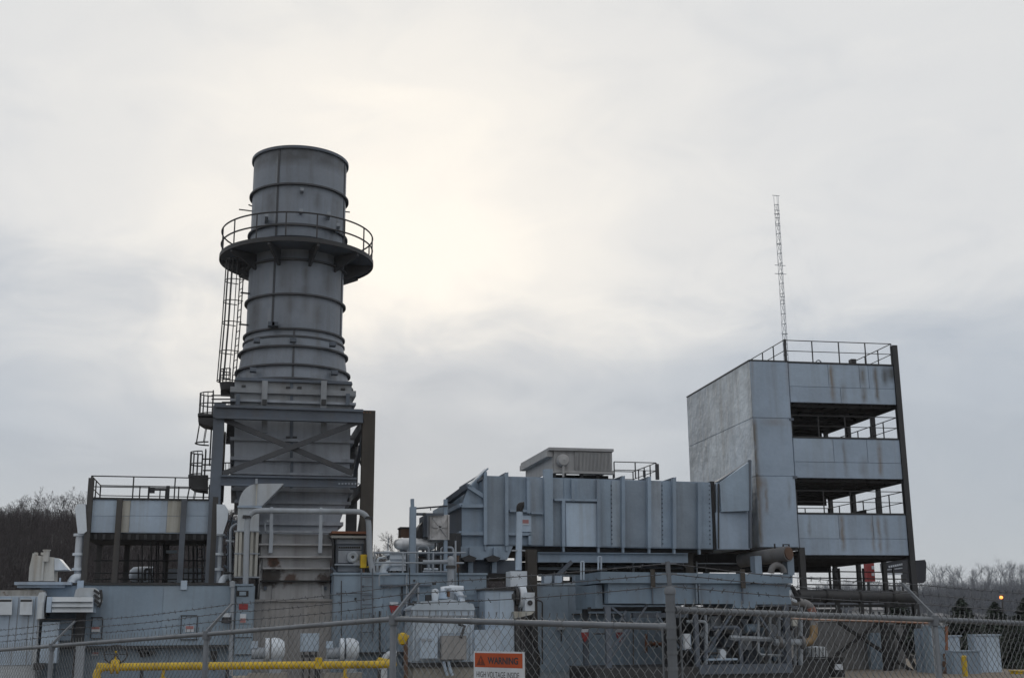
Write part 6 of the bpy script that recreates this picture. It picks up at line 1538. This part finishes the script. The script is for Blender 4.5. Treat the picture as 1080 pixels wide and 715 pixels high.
for u, v in ((.05, .018), (.95, .018)):
    c = S(u, v + .0, .004); MB().tube([c, c + UZ * .03 - Nf * .03], .003, 4).build('tie_wire', 'wire', ws)

# ------------------------------------------------------------------ bare trees
def bare_tree(seed, H, levels=4, spread=.55, kids=4, r0=None, sides=3, low=.38, lean=False):
    rnd = random.Random(seed); tr = MB(); cr_ = MB()
    r0 = r0 or H * .013
    def branch(p, d, ln, r, lv):
        pts = [p]; q = p; dd = d
        seg = 3 if lv <= 1 else (1 if lv >= 3 and lean else 2)
        for i in range(seg):
            dd = (dd + Vector((rnd.gauss(0, .12), rnd.gauss(0, .12), .10))).normalized(); q = q + dd * ln / seg; pts.append(q)
        rs = [max(r * (1 - .6 * i / seg), .006) for i in range(seg + 1)]
        (tr if lv == 0 else cr_).tube(pts, rs, 5 if lv == 0 else 3, False)
        if lv >= levels: return
        nk = kids + (2 if lv == 0 else 0)
        for k in range(nk):
            f = rnd.uniform(.35, 1) if lv else rnd.uniform(low, 1)
            i = min(int(f * seg), seg - 1); fr_ = f * seg - i
            s = pts[i] + (pts[i+1] - pts[i]) * fr_
            a = rnd.uniform(0, 2 * math.pi); side = dd.orthogonal().normalized(); side.rotate(Matrix.Rotation(a, 3, dd))
            nd = (dd * rnd.uniform(.6, 1.0) + side * rnd.uniform(spread * .6, spread * 1.3)).normalized()
            branch(s, nd, ln * rnd.uniform(.45, .68), r * .5, lv + 1)
    branch(Vector((0, 0, -.3)), Vector((rnd.gauss(0, .04), rnd.gauss(0, .04), 1)).normalized(), H * .62, r0, 0)
    return tr, cr_
def mk_mesh(mb, name, mat):
    me = bpy.data.meshes.new(name); me.from_pydata([tuple(v) for v in mb.v], [], mb.f); me.materials.append(M[mat]); return me
def tree_thing(seed, p, H, label, group, mat='bark', levels=4, kids=4, spread=.5, low=.3):
    t = thing('bare_tree', label, 'tree', p, group); a, b = bare_tree(seed, H, levels, spread, kids, low=low)
    for nm, m in (('trunk', a), ('crown', b)):
        o = bpy.data.objects.new(nm, mk_mesh(m, nm, mat)); COL.objects.link(o); o.parent = t
    return t
def spot(px, D):
    l = (px - CX) / FPX * D * math.cos(PITCH) * 1.003; return lat(l, D, ground_z(l, D))
protoR = [tree_thing(100 + i, spot(1000, 400), 9.5, 'bare tree standing on the far right skyline', 'bare trees on the right skyline', 'bark2', 4, 4, .5) for i in range(4)]
rnd = random.Random(3)
px = 978.0; i = 0
while px < 1108:
    t = protoR[i] if i < 4 else clone_tree(protoR[i % 4], (0, 0, 0))
    t.location = spot(px, 405 + rnd.uniform(-15, 30)); t.rotation_euler = (0, 0, rnd.uniform(0, 6)); q = rnd.uniform(.62, 1.0); t.scale = (q * 1.15, q * 1.15, q)
    px += rnd.uniform(2.5, 6.5); i += 1
for i, (px, D, H, lab) in enumerate(((398, 118, 4.2, 'bare tree on the skyline just right of the brown frame column'), (414, 112, 3.4, 'small bare tree with a dense crown left of the steel post'), (423, 128, 5.4, 'taller bare tree on the skyline behind the steel post'), (381, 122, 4.0, 'bare tree showing in the gap behind the lower stack frame'))):
    tree_thing(30 + i, spot(px, D), H, lab, None, 'bark', 5, 4, .5)
protoL = [tree_thing(60 + i, spot(20, 150), 4.9, 'bare tree whose twigs stand above the left hill', 'bare trees along the left skyline', 'bark', 5, 3, .45) for i in range(3)]
k = 0
for px in list(range(-10, 92, 7)):
    t = protoL[k] if k < 3 else clone_tree(protoL[k % 3], (0, 0, 0))
    t.location = spot(px, 150 + rnd.uniform(-8, 10)); s = rnd.uniform(.82, 1.12); t.scale = (s,) * 3; t.rotation_euler = (0, 0, rnd.uniform(0, 6)); k += 1
# the woods that clothe both hills, each one mass
def wood(name, label, seeds, H, spots, mat, levels, kids, spread, brush=()):
    vs, fs = [], []
    protos = []
    for sd_ in seeds:
        a, b = bare_tree(sd_, H, levels, spread, kids, low=.08, lean=True); m = MB(); m.add(a.v, a.f); m.add(b.v, b.f)
        V = np.array([tuple(v) for v in m.v]); F = np.array([f for f in m.f if len(f) == 4]); protos.append((V, F))
    off = 0; r = random.Random(9)
    for i, p in enumerate(spots):
        V, F = protos[i % len(protos)]; a = r.uniform(0, 6.28); s = r.uniform(.75, 1.2); c, sn = math.cos(a) * s, math.sin(a) * s
        W = np.stack([V[:, 0] * c - V[:, 1] * sn + p.x, V[:, 0] * sn + V[:, 1] * c + p.y, V[:, 2] * s * r.uniform(.9, 1.1) + p.z], 1)
        vs.append(W); fs.append(F + off); off += len(V)
    # undergrowth: thin upright stems between the trees
    nb = len(brush)
    if nb:
        g = np.random.default_rng(4); P = np.array([tuple(p) for p in brush]); h = g.uniform(1.1, 3.0, nb) * H / 3.3; ang = g.uniform(0, np.pi, nb)
        w = g.uniform(.012, .04, nb); lean_ = g.normal(0, .22, (nb, 2)) * h[:, None]
        for da in (0.0, 1.57):
            d = np.stack([np.cos(ang + da) * w, np.sin(ang + da) * w, np.zeros(nb)], 1); top = P + np.concatenate([lean_, h[:, None]], 1)
            Q = np.stack([P - d, P + d, top + d * .35, top - d * .35], 1).reshape(-1, 3)
            vs.append(Q); fs.append(np.arange(nb * 4).reshape(-1, 4) + off); off += nb * 4
        for q in range(3):                                # side twigs
            f = g.uniform(.25, .95, nb)[:, None]; b0 = P + np.concatenate([lean_, h[:, None]], 1) * f
            dv = np.concatenate([g.normal(0, .38, (nb, 2)), g.uniform(.2, .7, (nb, 1))], 1) * (h[:, None] * .35); d = np.stack([np.cos(ang) * w, np.sin(ang) * w, np.zeros(nb)], 1) * .6
            Q = np.stack([b0 - d, b0 + d, b0 + dv + d * .4, b0 + dv - d * .4], 1).reshape(-1, 3)
            vs.append(Q); fs.append(np.arange(nb * 4).reshape(-1, 4) + off); off += nb * 4
    V = np.concatenate(vs).astype(np.float32); F = np.concatenate(fs).astype(np.int32)
    me = bpy.data.meshes.new(name); me.vertices.add(len(V)); me.vertices.foreach_set('co', V.ravel())
    me.loops.add(F.size); me.loops.foreach_set('vertex_index', F.ravel()); me.polygons.add(len(F))
    me.polygons.foreach_set('loop_start', np.arange(0, F.size, 4, dtype=np.int32)); me.update(calc_edges=True); me.validate()
    me.materials.append(M[mat]); o = bpy.data.objects.new(name, me); COL.objects.link(o); o['kind'] = 'stuff'; o['label'] = label; o['category'] = 'woodland'
rnd = random.Random(77); sp = []
for i in range(1050):
    D = rnd.uniform(80, 165) if i % 3 else rnd.uniform(138, 165); a = rnd.uniform(-.52, .06); sp.append(lat(a * D, D, ground_z(a * D, D)))
br = []
for i in range(34000):
    D = rnd.uniform(76, 168) if i % 4 else rnd.uniform(140, 168); a = rnd.uniform(-.52, .08); br.append(lat(a * D, D, ground_z(a * D, D) - .1))
wood('bare_woodland', 'dense bare brown winter wood covering the hill on the left', (1, 2, 3), 3.3, sp, 'bark', 4, 3, .6, br)
sp = []
for i in range(560):
    D = rnd.uniform(150, 410); a = rnd.uniform(.16, .52); sp.append(lat(a * D, D, ground_z(a * D, D)))
br = []
for i in range(20000):
    D = rnd.uniform(140, 430); a = rnd.uniform(.14, .52); br.append(lat(a * D, D, ground_z(a * D, D) - .1))
wood('bare_woodland', 'grey hazy winter wood on the far hill at the right', (11, 12, 13), 4.2, sp, 'bark2', 4, 3, .55, br)

# conifers
def conifer(px, D, ytop, label, seed):
    p = spot(px, D); H = dep(px, ytop, D).z - p.z; rnd = random.Random(seed)
    t = thing('conifer', label, 'tree', p); 
    MB().tube([p - UZ * .2, p + UZ * H * .95], [.09, .015], 7).build('trunk', 'bark', t)
    m = MB(); n = 620
    for i in range(n):
        f = ((i + rnd.random()) / n) ** 1.15; z = .12 * H + f * .86 * H; R_ = (1 - f) ** .85 * H * .66 + .08
        a = rnd.uniform(0, 6.283); R_ *= rnd.uniform(.55, 1.1)
        c, s = math.cos(a), math.sin(a); b0 = p + UZ * z; tip = b0 + Vector((c * R_, s * R_, -R_ * .18 + .08)); w = Vector((-s, c, 0)) * (.05 + R_ * .16)
        mid = b0 + (tip - b0) * .55 + UZ * .05
        m.add([b0, mid - w, tip, mid + w], [(0, 1, 2), (0, 2, 3)])
        for q in range(3):
            u = b0 + (tip - b0) * rnd.uniform(.4, 1); v = Vector((rnd.gauss(0, .1), rnd.gauss(0, .1), -rnd.uniform(.05, .2)))
            m.add([u - w * .5, u + w * .5, u + v], [(0, 1, 2)])
    me = mk_mesh(m, 'crown', 'needle'); o = bpy.data.objects.new('crown', me); COL.objects.link(o); o.parent = t
    for v in me.vertices: v.co -= p
conifer(1012, 72, 630, 'dark small conifer nearest the tilted fence post on the right', 1)
conifer(1047, 74, 634, 'dark small conifer in the middle of the three at the right', 2)
conifer(1079, 70, 630, 'dark small conifer at the right edge of the picture', 3)
conifer(1062, 62, 664, 'low bushy conifer in front of the row, right of the wide cabinet', 4)
conifer(944, 76, 624, 'dark conifer half hidden behind the tower leg', 5)
conifer(1016, 62, 668, 'low bushy conifer behind the low grey switch box', 6)

# ------------------------------------------------------------------ thin winter haze over the whole place
hz = MB().box(-2000, 2000, -2000, 2000, -2.0, 52.0).build('haze', 'wire', None, label='thin pale winter haze', kind='stuff', smooth=False)
hm = bpy.data.materials.new('haze'); hm.use_nodes = True; ht_ = hm.node_tree; ht_.nodes.clear()
pv = N('ShaderNodeVolumePrincipled', ht_); pv.inputs['Color'].default_value = (0.92, 0.955, 1.0, 1); pv.inputs['Density'].default_value = 0.00020
ho = N('ShaderNodeOutputMaterial', ht_); L(pv.outputs[0], ho.inputs['Volume'], ht_)
hz.data.materials.clear(); hz.data.materials.append(hm)

conifer(1072, 56, 658, 'dark spruce filling the bottom right corner behind the fence', 7)
conifer(1040, 58, 664, 'dark spruce behind the wide pale cabinet', 8)
